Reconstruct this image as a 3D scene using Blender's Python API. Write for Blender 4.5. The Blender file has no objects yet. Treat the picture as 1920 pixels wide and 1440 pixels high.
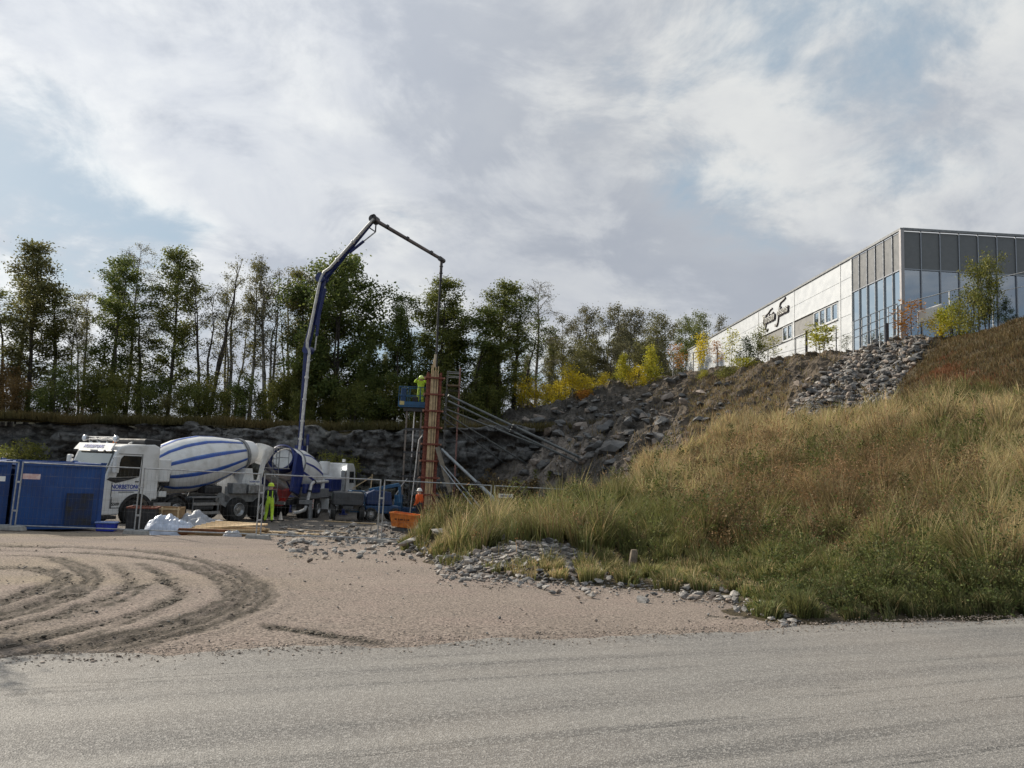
import bpy, bmesh, math, random
import numpy as np
from mathutils import Vector, Matrix, Euler
R = math.radians
random.seed(7); RNG = np.random.default_rng(11)
scn = bpy.context.scene
COL = scn.collection

# ------------------------------------------------------------------ camera, world, sun, exposure
CAM = Vector((0, 0, 1.7)); PITCH = R(6.6); ROLL = R(2.45); FPX = 1440.0
cd = bpy.data.cameras.new('camera'); cam = bpy.data.objects.new('camera', cd); COL.objects.link(cam)
cd.sensor_width = 36; cd.lens = 36 * FPX / 1920; cd.clip_end = 3000; cd.clip_start = .05
CR = Matrix.Rotation(math.pi / 2 + PITCH, 3, 'X') @ Matrix.Rotation(ROLL, 3, 'Z')
cam.matrix_world = Matrix.Translation(CAM) @ CR.to_4x4()
scn.camera = cam
SUN = Vector((-0.70, 0.50, 0.50)).normalized()
w = bpy.data.worlds.new('World'); scn.world = w; w.use_nodes = True
nt = w.node_tree; nt.nodes.clear()
def N(tree, typ, **kw):
    n = tree.nodes.new(typ)
    for k, v in kw.items():
        if k.startswith('i_'):
            n.inputs[k[2:].replace('_', ' ')].default_value = v
        else: setattr(n, k, v)
    return n
def mth(tree, op, a, b=None, c=None, clamp=False):
    n = tree.nodes.new('ShaderNodeMath'); n.operation = op; n.use_clamp = clamp
    for i, v in enumerate((a, b, c)):
        if v is None: continue
        if isinstance(v, (int, float)): n.inputs[i].default_value = v
        else: tree.links.new(v, n.inputs[i])
    return n.outputs[0]
def mixc(tree, f, a, b, blend='MIX'):
    n = tree.nodes.new('ShaderNodeMix'); n.data_type = 'RGBA'; n.blend_type = blend
    for i, v in ((0, f), (6, a), (7, b)):
        if isinstance(v, (int, float)): n.inputs[i].default_value = v
        elif isinstance(v, (tuple, list)): n.inputs[i].default_value = tuple(v)[:3] + (1,)
        else: tree.links.new(v, n.inputs[i])
    return n.outputs[2]
def ramp(tree, f, lo, hi, a=0.0, b=1.0):
    n = tree.nodes.new('ShaderNodeMapRange'); n.interpolation_type = 'SMOOTHSTEP'
    tree.links.new(f, n.inputs[0])
    for i, v in enumerate((lo, hi, a, b)): n.inputs[i + 1].default_value = v
    return n.outputs[0]
sky = N(nt, 'ShaderNodeTexSky', sky_type='NISHITA', sun_disc=False)
sky.sun_elevation = math.asin(SUN.z); sky.sun_rotation = math.atan2(SUN.x, SUN.y)
sky.air_density = 1.0; sky.dust_density = 1.5
tc = N(nt, 'ShaderNodeTexCoord')
sep = N(nt, 'ShaderNodeSeparateXYZ'); nt.links.new(tc.outputs['Generated'], sep.inputs[0])
zz = mth(nt, 'ADD', mth(nt, 'MAXIMUM', sep.outputs[2], 0.0), 0.32)
cp = N(nt, 'ShaderNodeCombineXYZ')
nt.links.new(mth(nt, 'DIVIDE', sep.outputs[0], zz), cp.inputs[0])
nt.links.new(mth(nt, 'DIVIDE', sep.outputs[1], zz), cp.inputs[1])
def skynoise(scale, detail, rough, off, dist=0.0, lac=2.0):
    m = N(nt, 'ShaderNodeMapping'); nt.links.new(cp.outputs[0], m.inputs[0])
    m.inputs['Location'].default_value = off
    n = N(nt, 'ShaderNodeTexNoise', noise_dimensions='3D'); nt.links.new(m.outputs[0], n.inputs[0])
    n.inputs['Scale'].default_value = scale; n.inputs['Detail'].default_value = detail
    n.inputs['Roughness'].default_value = rough; n.inputs['Distortion'].default_value = dist
    n.inputs['Lacunarity'].default_value = lac
    return n.outputs[0]
OX, OY = 11.9, 6.0
n1 = skynoise(1.25, 8, .57, (OX, OY, 0), .25)
n1s = skynoise(1.25, 8, .57, (OX - .11, OY + .08, 0), .25)     # the same clouds, a little nearer the sun
n2 = skynoise(.55, 4, .5, (OX + 7, OY - 2, 3), .2)
n3 = skynoise(3.4, 8, .64, (OX + 1, OY + 5, 1), .5)
n4 = skynoise(2.3, 6, .55, (OX + 4.4, OY + 2.2, 2), .2)
dens = mth(nt, 'ADD', mth(nt, 'MULTIPLY', n4, .20), mth(nt, 'ADD', mth(nt, 'MULTIPLY', n1, .46), mth(nt, 'ADD', mth(nt, 'MULTIPLY', n2, .32), mth(nt, 'MULTIPLY', n3, .20))))
cover = ramp(nt, dens, .495, .60)
lit = ramp(nt, mth(nt, 'ADD', mth(nt, 'SUBTRACT', n1, n1s), mth(nt, 'MULTIPLY', mth(nt, 'SUBTRACT', n3, .5), .42)), -.08, .09)
thick = ramp(nt, mth(nt, 'ADD', mth(nt, 'ADD', mth(nt, 'MULTIPLY', n1, .45), mth(nt, 'MULTIPLY', n4, .33)), mth(nt, 'MULTIPLY', n2, .22)), .45, .565)
wisp = ramp(nt, n3, .35, .7)
C_W = (6.4, 6.5, 6.45); C_G = (4.35, 4.6, 5.05); C_D = (3.2, 3.5, 4.05)
cc = mixc(nt, thick, C_W, C_G)
cc = mixc(nt, mth(nt, 'MULTIPLY', mth(nt, 'SUBTRACT', 1.0, lit), .75), cc, C_D)
cc = mixc(nt, mth(nt, 'MULTIPLY', mth(nt, 'MULTIPLY', wisp, lit), .35), cc, C_W)
# towards the sun the thin cloud glows
sd = N(nt, 'ShaderNodeVectorMath', operation='DOT_PRODUCT'); nt.links.new(tc.outputs['Generated'], sd.inputs[0]); sd.inputs[1].default_value = SUN
glow = ramp(nt, sd.outputs['Value'], .55, 1.0, 1.0, 1.35)
gl = N(nt, 'ShaderNodeVectorMath', operation='SCALE'); nt.links.new(cc, gl.inputs[0]); nt.links.new(glow, gl.inputs['Scale'])
blue = mixc(nt, .8, sky.outputs[0], (3.1, 4.1, 4.95))
skyc = mixc(nt, cover, blue, gl.outputs[0])
bg = N(nt, 'ShaderNodeBackground'); bg.inputs[1].default_value = .095
nt.links.new(skyc, bg.inputs[0])
wo = N(nt, 'ShaderNodeOutputWorld'); nt.links.new(bg.outputs[0], wo.inputs[0])
sl = bpy.data.lights.new('sun', 'SUN'); sl.energy = 4.3; sl.angle = R(1.2); sl.color = (1, .915, .78)
so = bpy.data.objects.new('sun', sl); COL.objects.link(so); so.rotation_euler = SUN.to_track_quat('Z', 'Y').to_euler()
vs = scn.view_settings; vs.view_transform = 'Standard'; vs.look = 'None'; vs.gamma = 1; vs.exposure = 0.34; vs.use_curve_mapping = False
scn.render.engine = 'CYCLES'
w.cycles.sampling_method = 'MANUAL'; w.cycles.sample_map_resolution = 512
scn.cycles.use_denoising = True; scn.cycles.max_bounces = 6; scn.cycles.transparent_max_bounces = 10
scn.cycles.caustics_reflective = False; scn.cycles.caustics_refractive = False

# ------------------------------------------------------------------ helpers
def ray(px, py):
    return CR @ Vector(((px - 960) / FPX, -(py - 720) / FPX, -1))
def P(px, py, d):
    r = ray(px, py); return CAM + r * (d / r.y)
def proj(x, y, z):
    """numpy world -> photo pixels (debris zone, heath and grass kinds are laid out by these image pixels)"""
    c = np.array(CR.transposed()); v = np.stack([np.asarray(x), np.asarray(y), np.asarray(z) - CAM.z], -1) @ c.T
    return 960 - FPX * v[..., 0] / v[..., 2], 720 + FPX * v[..., 1] / v[..., 2]
def _h(ix, iy, s):
    v = (ix * 374761393 + iy * 668265263 + s * 974634777) & 0xffffffff
    v = ((v ^ (v >> 13)) * 1274126177) & 0xffffffff
    return ((v ^ (v >> 16)) & 0xffff) / 65535.0
def vnoise(x, y, s=0):
    x = np.asarray(x, float); y = np.asarray(y, float)
    ix = np.floor(x).astype(np.int64); iy = np.floor(y).astype(np.int64)
    fx = x - ix; fy = y - iy; fx = fx * fx * (3 - 2 * fx); fy = fy * fy * (3 - 2 * fy)
    a = _h(ix, iy, s); b = _h(ix + 1, iy, s); c = _h(ix, iy + 1, s); d = _h(ix + 1, iy + 1, s)
    return (a + (b - a) * fx) * (1 - fy) + (c + (d - c) * fx) * fy
def fbm(x, y, s=0, o=4, g=.5):
    t = 0; a = 1; n = 0
    for i in range(o):
        t = t + a * vnoise(x * 2 ** i + 17.3 * i, y * 2 ** i - 9.1 * i, s + i); n += a; a *= g
    return t / n
def inpoly(px, py, poly):
    px = np.asarray(px); py = np.asarray(py); c = np.zeros(px.shape, bool); n = len(poly)
    for i in range(n):
        x1, y1 = poly[i]; x2, y2 = poly[(i + 1) % n]
        if y1 == y2: continue
        c ^= ((y1 > py) != (y2 > py)) & (px < (x2 - x1) * (py - y1) / (y2 - y1) + x1)
    return c
MATS = {}
def mat(name, col, rough=.6, metal=0.0, var=.15, scale=3.0, bump=0.0, bscale=40.0, col2=None, lo=.35, hi=.65, coord='Object', spec=.5):
    if name in MATS: return MATS[name]
    m = bpy.data.materials.new(name); m.use_nodes = True; t = m.node_tree
    b = t.nodes['Principled BSDF']; b.inputs['Roughness'].default_value = rough; b.inputs['Metallic'].default_value = metal
    b.inputs['Specular IOR Level'].default_value = spec
    tcn = N(t, 'ShaderNodeTexCoord')
    n = N(t, 'ShaderNodeTexNoise'); t.links.new(tcn.outputs[coord], n.inputs[0]); n.inputs['Scale'].default_value = scale; n.inputs['Detail'].default_value = 6
    n.inputs['Roughness'].default_value = .6
    f = ramp(t, n.outputs[0], lo, hi)
    a = tuple(c * (1 - var) for c in col); c2 = col2 if col2 else tuple(min(1, c * (1 + var)) for c in col)
    t.links.new(mixc(t, f, a, c2), b.inputs['Base Color'])
    t.links.new(mth(t, 'ADD', mth(t, 'MULTIPLY', f, .15), max(0.02, rough - .07)), b.inputs['Roughness'])
    if bump:
        n2 = N(t, 'ShaderNodeTexNoise'); t.links.new(tcn.outputs[coord], n2.inputs[0]); n2.inputs['Scale'].default_value = bscale; n2.inputs['Detail'].default_value = 4
        bp = N(t, 'ShaderNodeBump'); bp.inputs['Strength'].default_value = min(1, bump); bp.inputs['Distance'].default_value = .6 / bscale
        t.links.new(n2.outputs[0], bp.inputs['Height']); t.links.new(bp.outputs[0], b.inputs['Normal'])
    MATS[name] = m; return m
def attr_mat(name, rough=.85, transl=0.0, nscale=0, nvar=.25, bump=0, bscale=20, attr='Col'):
    """colour from a colour attribute that holds each blade's / patch's own colour"""
    m = bpy.data.materials.new(name); m.use_nodes = True; t = m.node_tree; b = t.nodes['Principled BSDF']
    b.inputs['Roughness'].default_value = rough; b.inputs['Specular IOR Level'].default_value = .25
    a = N(t, 'ShaderNodeAttribute', attribute_name=attr); c = a.outputs['Color']
    if nscale:
        g = N(t, 'ShaderNodeNewGeometry')
        n = N(t, 'ShaderNodeTexNoise'); t.links.new(g.outputs['Position'], n.inputs[0]); n.inputs['Scale'].default_value = nscale; n.inputs['Detail'].default_value = 7; n.inputs['Roughness'].default_value = .65
        f = ramp(t, n.outputs[0], .3, .7, 1 - nvar, 1 + nvar)
        s = N(t, 'ShaderNodeVectorMath', operation='SCALE'); t.links.new(c, s.inputs[0]); t.links.new(f, s.inputs['Scale']); c = s.outputs[0]
        if bump:
            n2 = N(t, 'ShaderNodeTexNoise'); t.links.new(g.outputs['Position'], n2.inputs[0]); n2.inputs['Scale'].default_value = bscale; n2.inputs['Detail'].default_value = 6; n2.inputs['Roughness'].default_value = .65
            bp = N(t, 'ShaderNodeBump'); bp.inputs['Strength'].default_value = bump; bp.inputs['Distance'].default_value = 1.2 / bscale
            t.links.new(n2.outputs[0], bp.inputs['Height']); t.links.new(bp.outputs[0], b.inputs['Normal'])
    t.links.new(c, b.inputs['Base Color'])
    if transl:
        tr = N(t, 'ShaderNodeBsdfTranslucent'); t.links.new(c, tr.inputs[0])
        mx = N(t, 'ShaderNodeMixShader'); mx.inputs[0].default_value = transl
        t.links.new(b.outputs[0], mx.inputs[1]); t.links.new(tr.outputs[0], mx.inputs[2])
        t.links.new(mx.outputs[0], t.nodes['Material Output'].inputs[0])
    MATS[name] = m; return m
def leaf_mat(name, ca, cb, transl=.35):
    m = bpy.data.materials.new(name); m.use_nodes = True; t = m.node_tree; b = t.nodes['Principled BSDF']
    b.inputs['Roughness'].default_value = .55; b.inputs['Specular IOR Level'].default_value = .3
    a = N(t, 'ShaderNodeAttribute', attribute_name='rnd')
    c = mixc(t, a.outputs['Fac'], ca, cb)
    t.links.new(c, b.inputs['Base Color'])
    tr = N(t, 'ShaderNodeBsdfTranslucent'); t.links.new(c, tr.inputs[0])
    mx = N(t, 'ShaderNodeMixShader'); mx.inputs[0].default_value = transl
    t.links.new(b.outputs[0], mx.inputs[1]); t.links.new(tr.outputs[0], mx.inputs[2])
    t.links.new(mx.outputs[0], t.nodes['Material Output'].inputs[0])
    MATS[name] = m; return m

def link(name, me, parent=None, m=None):
    o = bpy.data.objects.new(name, me); COL.objects.link(o)
    if parent is not None: o.parent = parent
    if m is not None and me is not None and not me.materials: me.materials.append(m)
    return o
def tag(o, label=None, cat=None, group=None, kind=None):
    if label: o['label'] = label
    if cat: o['category'] = cat
    if group: o['group'] = group
    if kind: o['kind'] = kind
    return o
def thing(name, label, cat, loc, rz=0, group=None):
    o = bpy.data.objects.new(name, None); COL.objects.link(o); o.location = loc; o.rotation_euler = (0, 0, rz)
    o.empty_display_size = .3
    return tag(o, label, cat, group)
def copy_tree(o, parent=None):
    c = o.copy(); COL.objects.link(c); c.parent = parent
    for ch in list(o.children): copy_tree(ch, c)
    return c
def mesh_np(name, v, f4=None, f3=None, smooth=False):
    """fast mesh from numpy verts, quads and triangles"""
    me = bpy.data.meshes.new(name); v = np.asarray(v, np.float32)
    me.vertices.add(len(v)); me.vertices.foreach_set('co', v.ravel())
    q = np.zeros((0, 4), np.int32) if f4 is None else np.asarray(f4, np.int32)
    t = np.zeros((0, 3), np.int32) if f3 is None else np.asarray(f3, np.int32)
    me.loops.add(q.size + t.size); me.loops.foreach_set('vertex_index', np.concatenate([q.ravel(), t.ravel()]))
    me.polygons.add(len(q) + len(t))
    st = np.concatenate([np.arange(len(q)) * 4, q.size + np.arange(len(t)) * 3]).astype(np.int32)
    me.polygons.foreach_set('loop_start', st)
    if smooth: me.polygons.foreach_set('use_smooth', np.ones(len(st), bool))
    me.update(calc_edges=True); return me
def setcol(me, c, name='Col'):
    a = me.color_attributes.new(name, 'FLOAT_COLOR', 'POINT')
    c = np.concatenate([np.asarray(c, np.float32), np.ones((len(c), 1), np.float32)], 1)
    a.data.foreach_set('color', c.ravel())
def setrnd(me, r):
    a = me.attributes.new('rnd', 'FLOAT', 'POINT'); a.data.foreach_set('value', np.asarray(r, np.float32))
def grid_faces(nx, ny):
    i = np.arange(nx - 1)[None, :] + np.arange(ny - 1)[:, None] * nx
    i = i.ravel(); return np.stack([i, i + 1, i + 1 + nx, i + nx], 1)

class MB:
    def __init__(s): s.v = []; s.f = []
    def add(s, v, f):
        k = len(s.v); s.v += [tuple(p) for p in v]; s.f += [tuple(i + k for i in q) for q in f]; return s
    def box(s, c, d, rot=None):
        x, y, z = d[0] / 2, d[1] / 2, d[2] / 2
        v = [Vector(p) for p in ((-x, -y, -z), (x, -y, -z), (x, y, -z), (-x, y, -z), (-x, -y, z), (x, -y, z), (x, y, z), (-x, y, z))]
        if rot is not None:
            mt = rot if isinstance(rot, Matrix) else Euler(rot).to_matrix()
            v = [mt @ p for p in v]
        return s.add([p + Vector(c) for p in v], [(0, 3, 2, 1), (4, 5, 6, 7), (0, 1, 5, 4), (1, 2, 6, 5), (2, 3, 7, 6), (3, 0, 4, 7)])
    def bar(s, a, b, wd, ht=None):
        a = Vector(a); b = Vector(b); d = b - a; L = d.length; ht = ht or wd
        return s.box((a + b) / 2, (wd, ht, L), d.to_track_quat('Z', 'Y').to_matrix())
    def tube(s, pts, r, n=8, caps=True):
        pts = [Vector(p) for p in pts]; rs = r if isinstance(r, (list, tuple)) else [r] * len(pts)
        rings = []; up = None
        for i, p in enumerate(pts):
            d = (pts[min(i + 1, len(pts) - 1)] - pts[max(i - 1, 0)])
            if d.length < 1e-6: d = Vector((0, 0, 1))
            d.normalize()
            if up is None: up = d.orthogonal().normalized()
            up = (up - d * up.dot(d))
            up = up.normalized() if up.length > 1e-5 else d.orthogonal().normalized()
            sd = d.cross(up)
            rings.append([p + (up * math.cos(2 * math.pi * k / n) + sd * math.sin(2 * math.pi * k / n)) * rs[i] for k in range(n)])
        v = [q for rg in rings for q in rg]; f = []
        for i in range(len(pts) - 1):
            for k in range(n):
                f.append((i * n + k, i * n + (k + 1) % n, (i + 1) * n + (k + 1) % n, (i + 1) * n + k))
        if caps: f += [tuple(reversed(range(n))), tuple(range((len(pts) - 1) * n, len(pts) * n))]
        return s.add(v, f)
    def lathe(s, prof, org, axis, n=24, a0=0.0, a1=2 * math.pi, off=0.0, caps=False):
        """prof: (distance along axis, radius)"""
        axis = Vector(axis).normalized(); u = axis.cross(Vector((0, 0, 1)))
        u = u.normalized() if u.length > 1e-4 else Vector((1, 0, 0)); w_ = u.cross(axis); org = Vector(org)
        full = abs(a1 - a0 - 2 * math.pi) < 1e-6; m = n if full else n + 1
        v = []
        for (t, r) in prof:
            for k in range(m):
                a = a0 + (a1 - a0) * k / n
                v.append(org + axis * t + (u * math.cos(a) + w_ * math.sin(a)) * (r + off))
        f = []
        for i in range(len(prof) - 1):
            for k in range(n if full else n):
                f.append((i * m + k, i * m + (k + 1) % m, (i + 1) * m + (k + 1) % m, (i + 1) * m + k))
        if caps: f += [tuple(reversed(range(m))), tuple(range((len(prof) - 1) * m, len(prof) * m))]
        return s.add(v, f)
    def prism(s, poly, y0, y1, plane='xz'):
        n = len(poly)
        mk = (lambda a, b, c: (a, c, b)) if plane == 'xz' else ((lambda a, b, c: (a, b, c)) if plane == 'xy' else (lambda a, b, c: (c, a, b)))
        v = [mk(a, b, y0) for a, b in poly] + [mk(a, b, y1) for a, b in poly]
        f = [tuple(range(n)), tuple(reversed(range(n, 2 * n)))] + [(i, i + n, (i + 1) % n + n, (i + 1) % n) for i in range(n)]
        return s.add(v, f)
    def build(s, name, m, parent=None, smooth=False, bevel=0.0, fix=True):
        me = bpy.data.meshes.new(name); me.from_pydata([tuple(p) for p in s.v], [], s.f)
        if fix:
            bm = bmesh.new(); bm.from_mesh(me); bmesh.ops.recalc_face_normals(bm, faces=bm.faces); bm.to_mesh(me); bm.free()
        if smooth:
            me.polygons.foreach_set('use_smooth', np.ones(len(me.polygons), bool))
            try: me.set_sharp_from_angle(angle=R(38))
            except Exception: pass
        o = link(name, me, parent, m)
        if bevel:
            b = o.modifiers.new('bevel', 'BEVEL'); b.width = bevel; b.segments = 2; b.limit_method = 'ANGLE'; b.angle_limit = R(35)
        return o
def text_mesh(name, body, size, m, parent, mtx, ext=.004, shear=0.0, bold=0.0, sx=1.0, align='CENTER'):
    c = bpy.data.curves.new(name, 'FONT'); c.body = body; c.size = size; c.extrude = ext; c.shear = shear; c.offset = bold; c.align_x = align; c.align_y = 'CENTER'
    c.resolution_u = 3
    t = bpy.data.objects.new('tmp', c); COL.objects.link(t)
    dg = bpy.context.evaluated_depsgraph_get(); me = bpy.data.meshes.new_from_object(t.evaluated_get(dg))
    bpy.data.objects.remove(t); bpy.data.curves.remove(c); me.name = name
    me.transform(Matrix.Diagonal((sx, 1, 1, 1)))
    me.materials.clear()
    o = link(name, me, parent, m); o.matrix_local = mtx; return o
def frame(o, x, y):
    """matrix with text baseline along x and text up along y at o"""
    x = Vector(x).normalized(); y = Vector(y).normalized(); z = x.cross(y); y = z.cross(x)
    return Matrix(((x.x, y.x, z.x, o[0]), (x.y, y.y, z.y, o[1]), (x.z, y.z, z.z, o[2]), (0, 0, 0, 1)))

# materials
white = mat('truck_white_paint', (.66, .65, .62), .34, 0, .14, 1.7, 0, 40, col2=(.75, .75, .74), lo=.30, hi=.58)
blue = mat('blue_paint', (.008, .022, .14), .38, 0, .2, 3)
boomblue = mat('boom_blue_paint', (.010, .020, .10), .42, 0, .25, 3)
stripe = mat('stripe_blue', (.022, .075, .34), .4, 0, .2, 3)
black = mat('black_plastic', (.018, .018, .02), .6, 0, .3, 6)
rubber = mat('tyre_rubber', (.022, .021, .02), .85, 0, .35, 7, .3, 60)
steel = mat('galvanised_steel', (.34, .35, .36), .48, .75, .2, 9)
dsteel = mat('dark_steel', (.07, .072, .075), .6, .3, .3, 7)
gsteel = mat('grey_painted_steel', (.23, .235, .24), .55, .2, .2, 6)
rim_m = mat('rim_steel', (.42, .42, .42), .4, .7, .25, 9)
rust = mat('rust_red_steel', (.165, .038, .026), .72, .1, .35, 9, .2, 30, col2=(.24, .075, .045))
wood = mat('pine_board', (.52, .37, .20), .75, 0, .2, 5, .2, 30, col2=(.62, .46, .27))
woodd = mat('weathered_plank', (.27, .20, .13), .85, 0, .25, 6, .2, 30)
ply = mat('plywood', (.30, .19, .09), .75, 0, .25, 4, .1, 30)
orange = mat('orange_paint', (.62, .17, .025), .6, 0, .2, 5, .1, 25, col2=(.70, .22, .04))
genie = mat('lift_blue_paint', (.012, .085, .19), .45, 0, .2, 5)
hiv = mat('hi_vis_yellow', (.55, .78, .06), .8, 0, .12, 10)
navy = mat('navy_cloth', (.02, .022, .03), .9, 0, .3, 12)
redcl = mat('orange_vest', (.75, .12, .02), .85, 0, .15, 12)
skin = mat('skin', (.50, .31, .23), .6, 0, .1, 12)
conc = mat('concrete', (.33, .32, .30), .9, 0, .2, 8, .4, 50)
signw = mat('white_sign', (.72, .72, .70), .6, 0, .06, 9)
signp = mat('faded_pink_sign', (.62, .38, .36), .6, 0, .12, 9, col2=(.7, .55, .52))
wire_m = mat('fence_wire', (.13, .135, .14), .55, .5, .2, 9)
contb = mat('container_blue', (.007, .052, .215), .5, 0, .2, 1.3, .05, 30, col2=(.010, .064, .235))
cont_patch = mat('container_patch', (.030, .030, .036), .7, 0, .35, 2.5, 0, 30, col2=(.010, .03, .10))
hose_m = mat('rubber_hose', (.03, .03, .032), .7, 0, .3, 8)
pipe_m = mat('pump_pipe', (.50, .49, .47), .5, .1, .2, 6, col2=(.60, .59, .57))
lampw = mat('lamp_glass', (.75, .77, .78), .12, .3, .05, 9)
bark_l = mat('birch_bark', (.20, .185, .165), .9, 0, .55, 5, .3, 20)
bark_d = mat('dark_bark', (.055, .045, .038), .95, 0, .4, 5, .3, 20)
def glass_mat(name, tint, refl, gcol, rough=.02):
    m = bpy.data.materials.new(name); m.use_nodes = True; t = m.node_tree
    for n in list(t.nodes):
        if n.type == 'BSDF_PRINCIPLED': t.nodes.remove(n)
    g = N(t, 'ShaderNodeBsdfGlossy'); g.inputs['Color'].default_value = gcol + (1,); g.inputs['Roughness'].default_value = rough
    tr = N(t, 'ShaderNodeBsdfTransparent'); tr.inputs[0].default_value = tint + (1,)
    fr = N(t, 'ShaderNodeFresnel'); fr.inputs[0].default_value = 1.5
    mx = N(t, 'ShaderNodeMixShader'); t.links.new(mth(t, 'ADD', fr.outputs[0], refl, clamp=True), mx.inputs[0])
    t.links.new(tr.outputs[0], mx.inputs[1]); t.links.new(g.outputs[0], mx.inputs[2])
    t.links.new(mx.outputs[0], t.nodes['Material Output'].inputs[0]); MATS[name] = m; return m
glass_bright = glass_mat('glass_bright_side', (.34, .42, .46), .66, (.85, .93, .96))  # same glazing, reflection raised for the bright sky it faces
glass_dim = glass_mat('glass_dim_side', (.34, .38, .42), .34, (.72, .78, .86))  # same glazing, reflection dimmed for the darker sky it faces
glass_t = glass_mat('truck_glass', (.22, .26, .26), .28, (.8, .86, .84))

# ------------------------------------------------------------------ terrain
def G(x, y):
    y = np.asarray(y, float)
    return np.interp(y, [-50, 9, 22, 32, 46, 200], [0, 0, -.5, -1.0, -1.2, -1.3])
def onG(px, py):
    """the point of the yard surface seen at a pixel"""
    r = ray(px, py); lo, hi = 2.0, 120.0
    for _ in range(50):
        m_ = (lo + hi) / 2; p = CAM + r * m_
        if p.z > float(G(p.x, p.y)): lo = m_
        else: hi = m_
    return CAM + r * lo
# edge of the hillside on the yard, from the road round the tip of the spur to the rock face
EDGE_PX = [(2150, 1155), (1920, 1166), (1700, 1170), (1490, 1173), (1370, 1128), (1240, 1104), (1050, 1092), (900, 1074), (820, 1046), (770, 1012)]
ctrl = []
for e in EDGE_PX:
    p = onG(*e); ctrl.append((p.x, p.y, p.z - .02))
def cz(px, d, z): p = P(px, 700, d); ctrl.append((p.x, d, z))
for px, d in [(760, 21.5), (800, 25.3), (880, 26.5), (960, 28), (1060, 31)]: cz(px, d, float(G(0, d)) - .05)
for px, d in [(1115, 36), (1090, 42), (1040, 46), (960, 49), (880, 50.5), (830, 51.5)]: cz(px, d, float(G(0, d)) + .1)
for px, d in [(680, 20), (600, 14), (700, 12), (980, 8.5), (1200, 8), (1500, 7), (1900, 8), (2200, 9), (500, 30), (720, 34), (850, 33), (960, 38), (1020, 40), (800, 45), (600, 45)]: cz(px, d, float(G(0, d)) - 1.6)
def cp_(px, py, d, dz=0.0): p = P(px, py, d); ctrl.append((p.x, p.y, p.z + dz))
for a in [(1900, 1000, 14, -.3), (1900, 880, 18.5, -.4), (1900, 775, 24, -.3), (1900, 700, 30, -.2), (1915, 606, 38), (2150, 980, 15, -.3), (2150, 760, 25), (2200, 600, 38),
          (1700, 1010, 15, -.4), (1700, 870, 21.5, -.4), (1700, 760, 32, -.3), (1720, 690, 40, -.1), (1745, 640, 45.5),
          (1500, 1030, 14.5, -.5), (1500, 930, 19, -.6), (1500, 850, 25.5, -.5), (1500, 785, 35, -.3), (1560, 710, 44), (1600, 655, 48.5), (1690, 645, 47.5), (1480, 672, 52),
          (1290, 1030, 15, -.5), (1290, 950, 19, -.6), (1290, 868, 27, -.6), (1350, 808, 35, -.3), (1290, 800, 43), (1300, 740, 52), (1390, 735, 48), (1400, 690, 55), (1300, 706, 58),
          (1100, 1010, 15.5, -.5), (1100, 930, 21, -.8), (1120, 905, 26, -.8), (1100, 850, 48), (1110, 790, 54), (1140, 731, 60), (1200, 770, 53), (1210, 718, 60), (1190, 850, 43), (1210, 880, 36),
          (960, 1005, 15.5, -.4), (960, 930, 21.5, -.75), (860, 990, 17.5, -.35), (850, 940, 21.5, -.80), (800, 958, 20.5, -.65), (1040, 912, 23, -.75),
          (990, 870, 51), (1000, 815, 54.5), (1040, 765, 59), (975, 782, 59), (900, 786, 57), (840, 785, 56), (930, 820, 54.5), (860, 830, 53.2)]: cp_(*a)
PLAT = P(1690, 650, 48).z
for x, y in [(20, 60), (20, 75), (24, 52), (24, 60), (30, 50), (40, 48), (50, 48), (35, 70), (24, 100), (45, 100), (60, 60), (60, 100), (16, 100), (14, 80)]: ctrl.append((x, y, PLAT - .15 - (0.5 if x < 18 else 0)))
for px, d, z in [(1000, 75, 6.5), (850, 75, 5), (700, 56, 4.0), (700, 75, 4.2), (880, 63, 4.6), (960, 66, 5.6), (800, 60, 4.2), (1000, 100, 6.5), (700, 100, 4.5)]: cz(px, d, z)
C = np.array(ctrl); NC = len(C)
def _U(d2): return np.where(d2 > 1e-9, d2 * np.log(np.maximum(d2, 1e-9)), 0)
A = np.zeros((NC + 3, NC + 3)); D2 = ((C[:, None, :2] - C[None, :, :2]) ** 2).sum(-1)
A[:NC, :NC] = _U(D2) + np.eye(NC) * .35; A[:NC, NC] = 1; A[:NC, NC + 1:] = C[:, :2]; A[NC, :NC] = 1; A[NC + 1:, :NC] = C[:, :2].T
WT = np.linalg.solve(A, np.concatenate([C[:, 2], np.zeros(3)]))
def tps(x, y):
    x = np.asarray(x, float); out = WT[NC] + WT[NC + 1] * x + WT[NC + 2] * y
    for i in range(NC): out = out + WT[i] * _U((x - C[i, 0]) ** 2 + (y - C[i, 1]) ** 2)
    return out
HX0, HX1, HY0, HY1, HS = -9.0, 52.0, 7.5, 78.0, .22
gx = np.arange(HX0, HX1 + HS, HS); gy = np.arange(HY0, HY1 + HS, HS); XX, YY = np.meshgrid(gx, gy)
HH = tps(XX, YY)
PX, PY = proj(XX, YY, HH)
DEBRIS = [(930, 940), (930, 765), (1140, 705), (1300, 680), (1480, 645), (1700, 620), (1775, 625), (1700, 700), (1655, 772), (1480, 792), (1345, 802), (1300, 840), (1180, 872), (1100, 900), (1060, 940)]
deb = (inpoly(PX, PY, DEBRIS) & (YY > 31)) | ((YY > 44) & (XX < 6)) | ((YY > 33) & (PX < 1180))
def soft(m, k=3):
    m = m.astype(float)
    for _ in range(k):
        m = (np.pad(m, 1, 'edge')[:-2, 1:-1] + np.pad(m, 1, 'edge')[2:, 1:-1] + np.pad(m, 1, 'edge')[1:-1, :-2] + np.pad(m, 1, 'edge')[1:-1, 2:] + 2 * m) / 6
    return m
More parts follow.
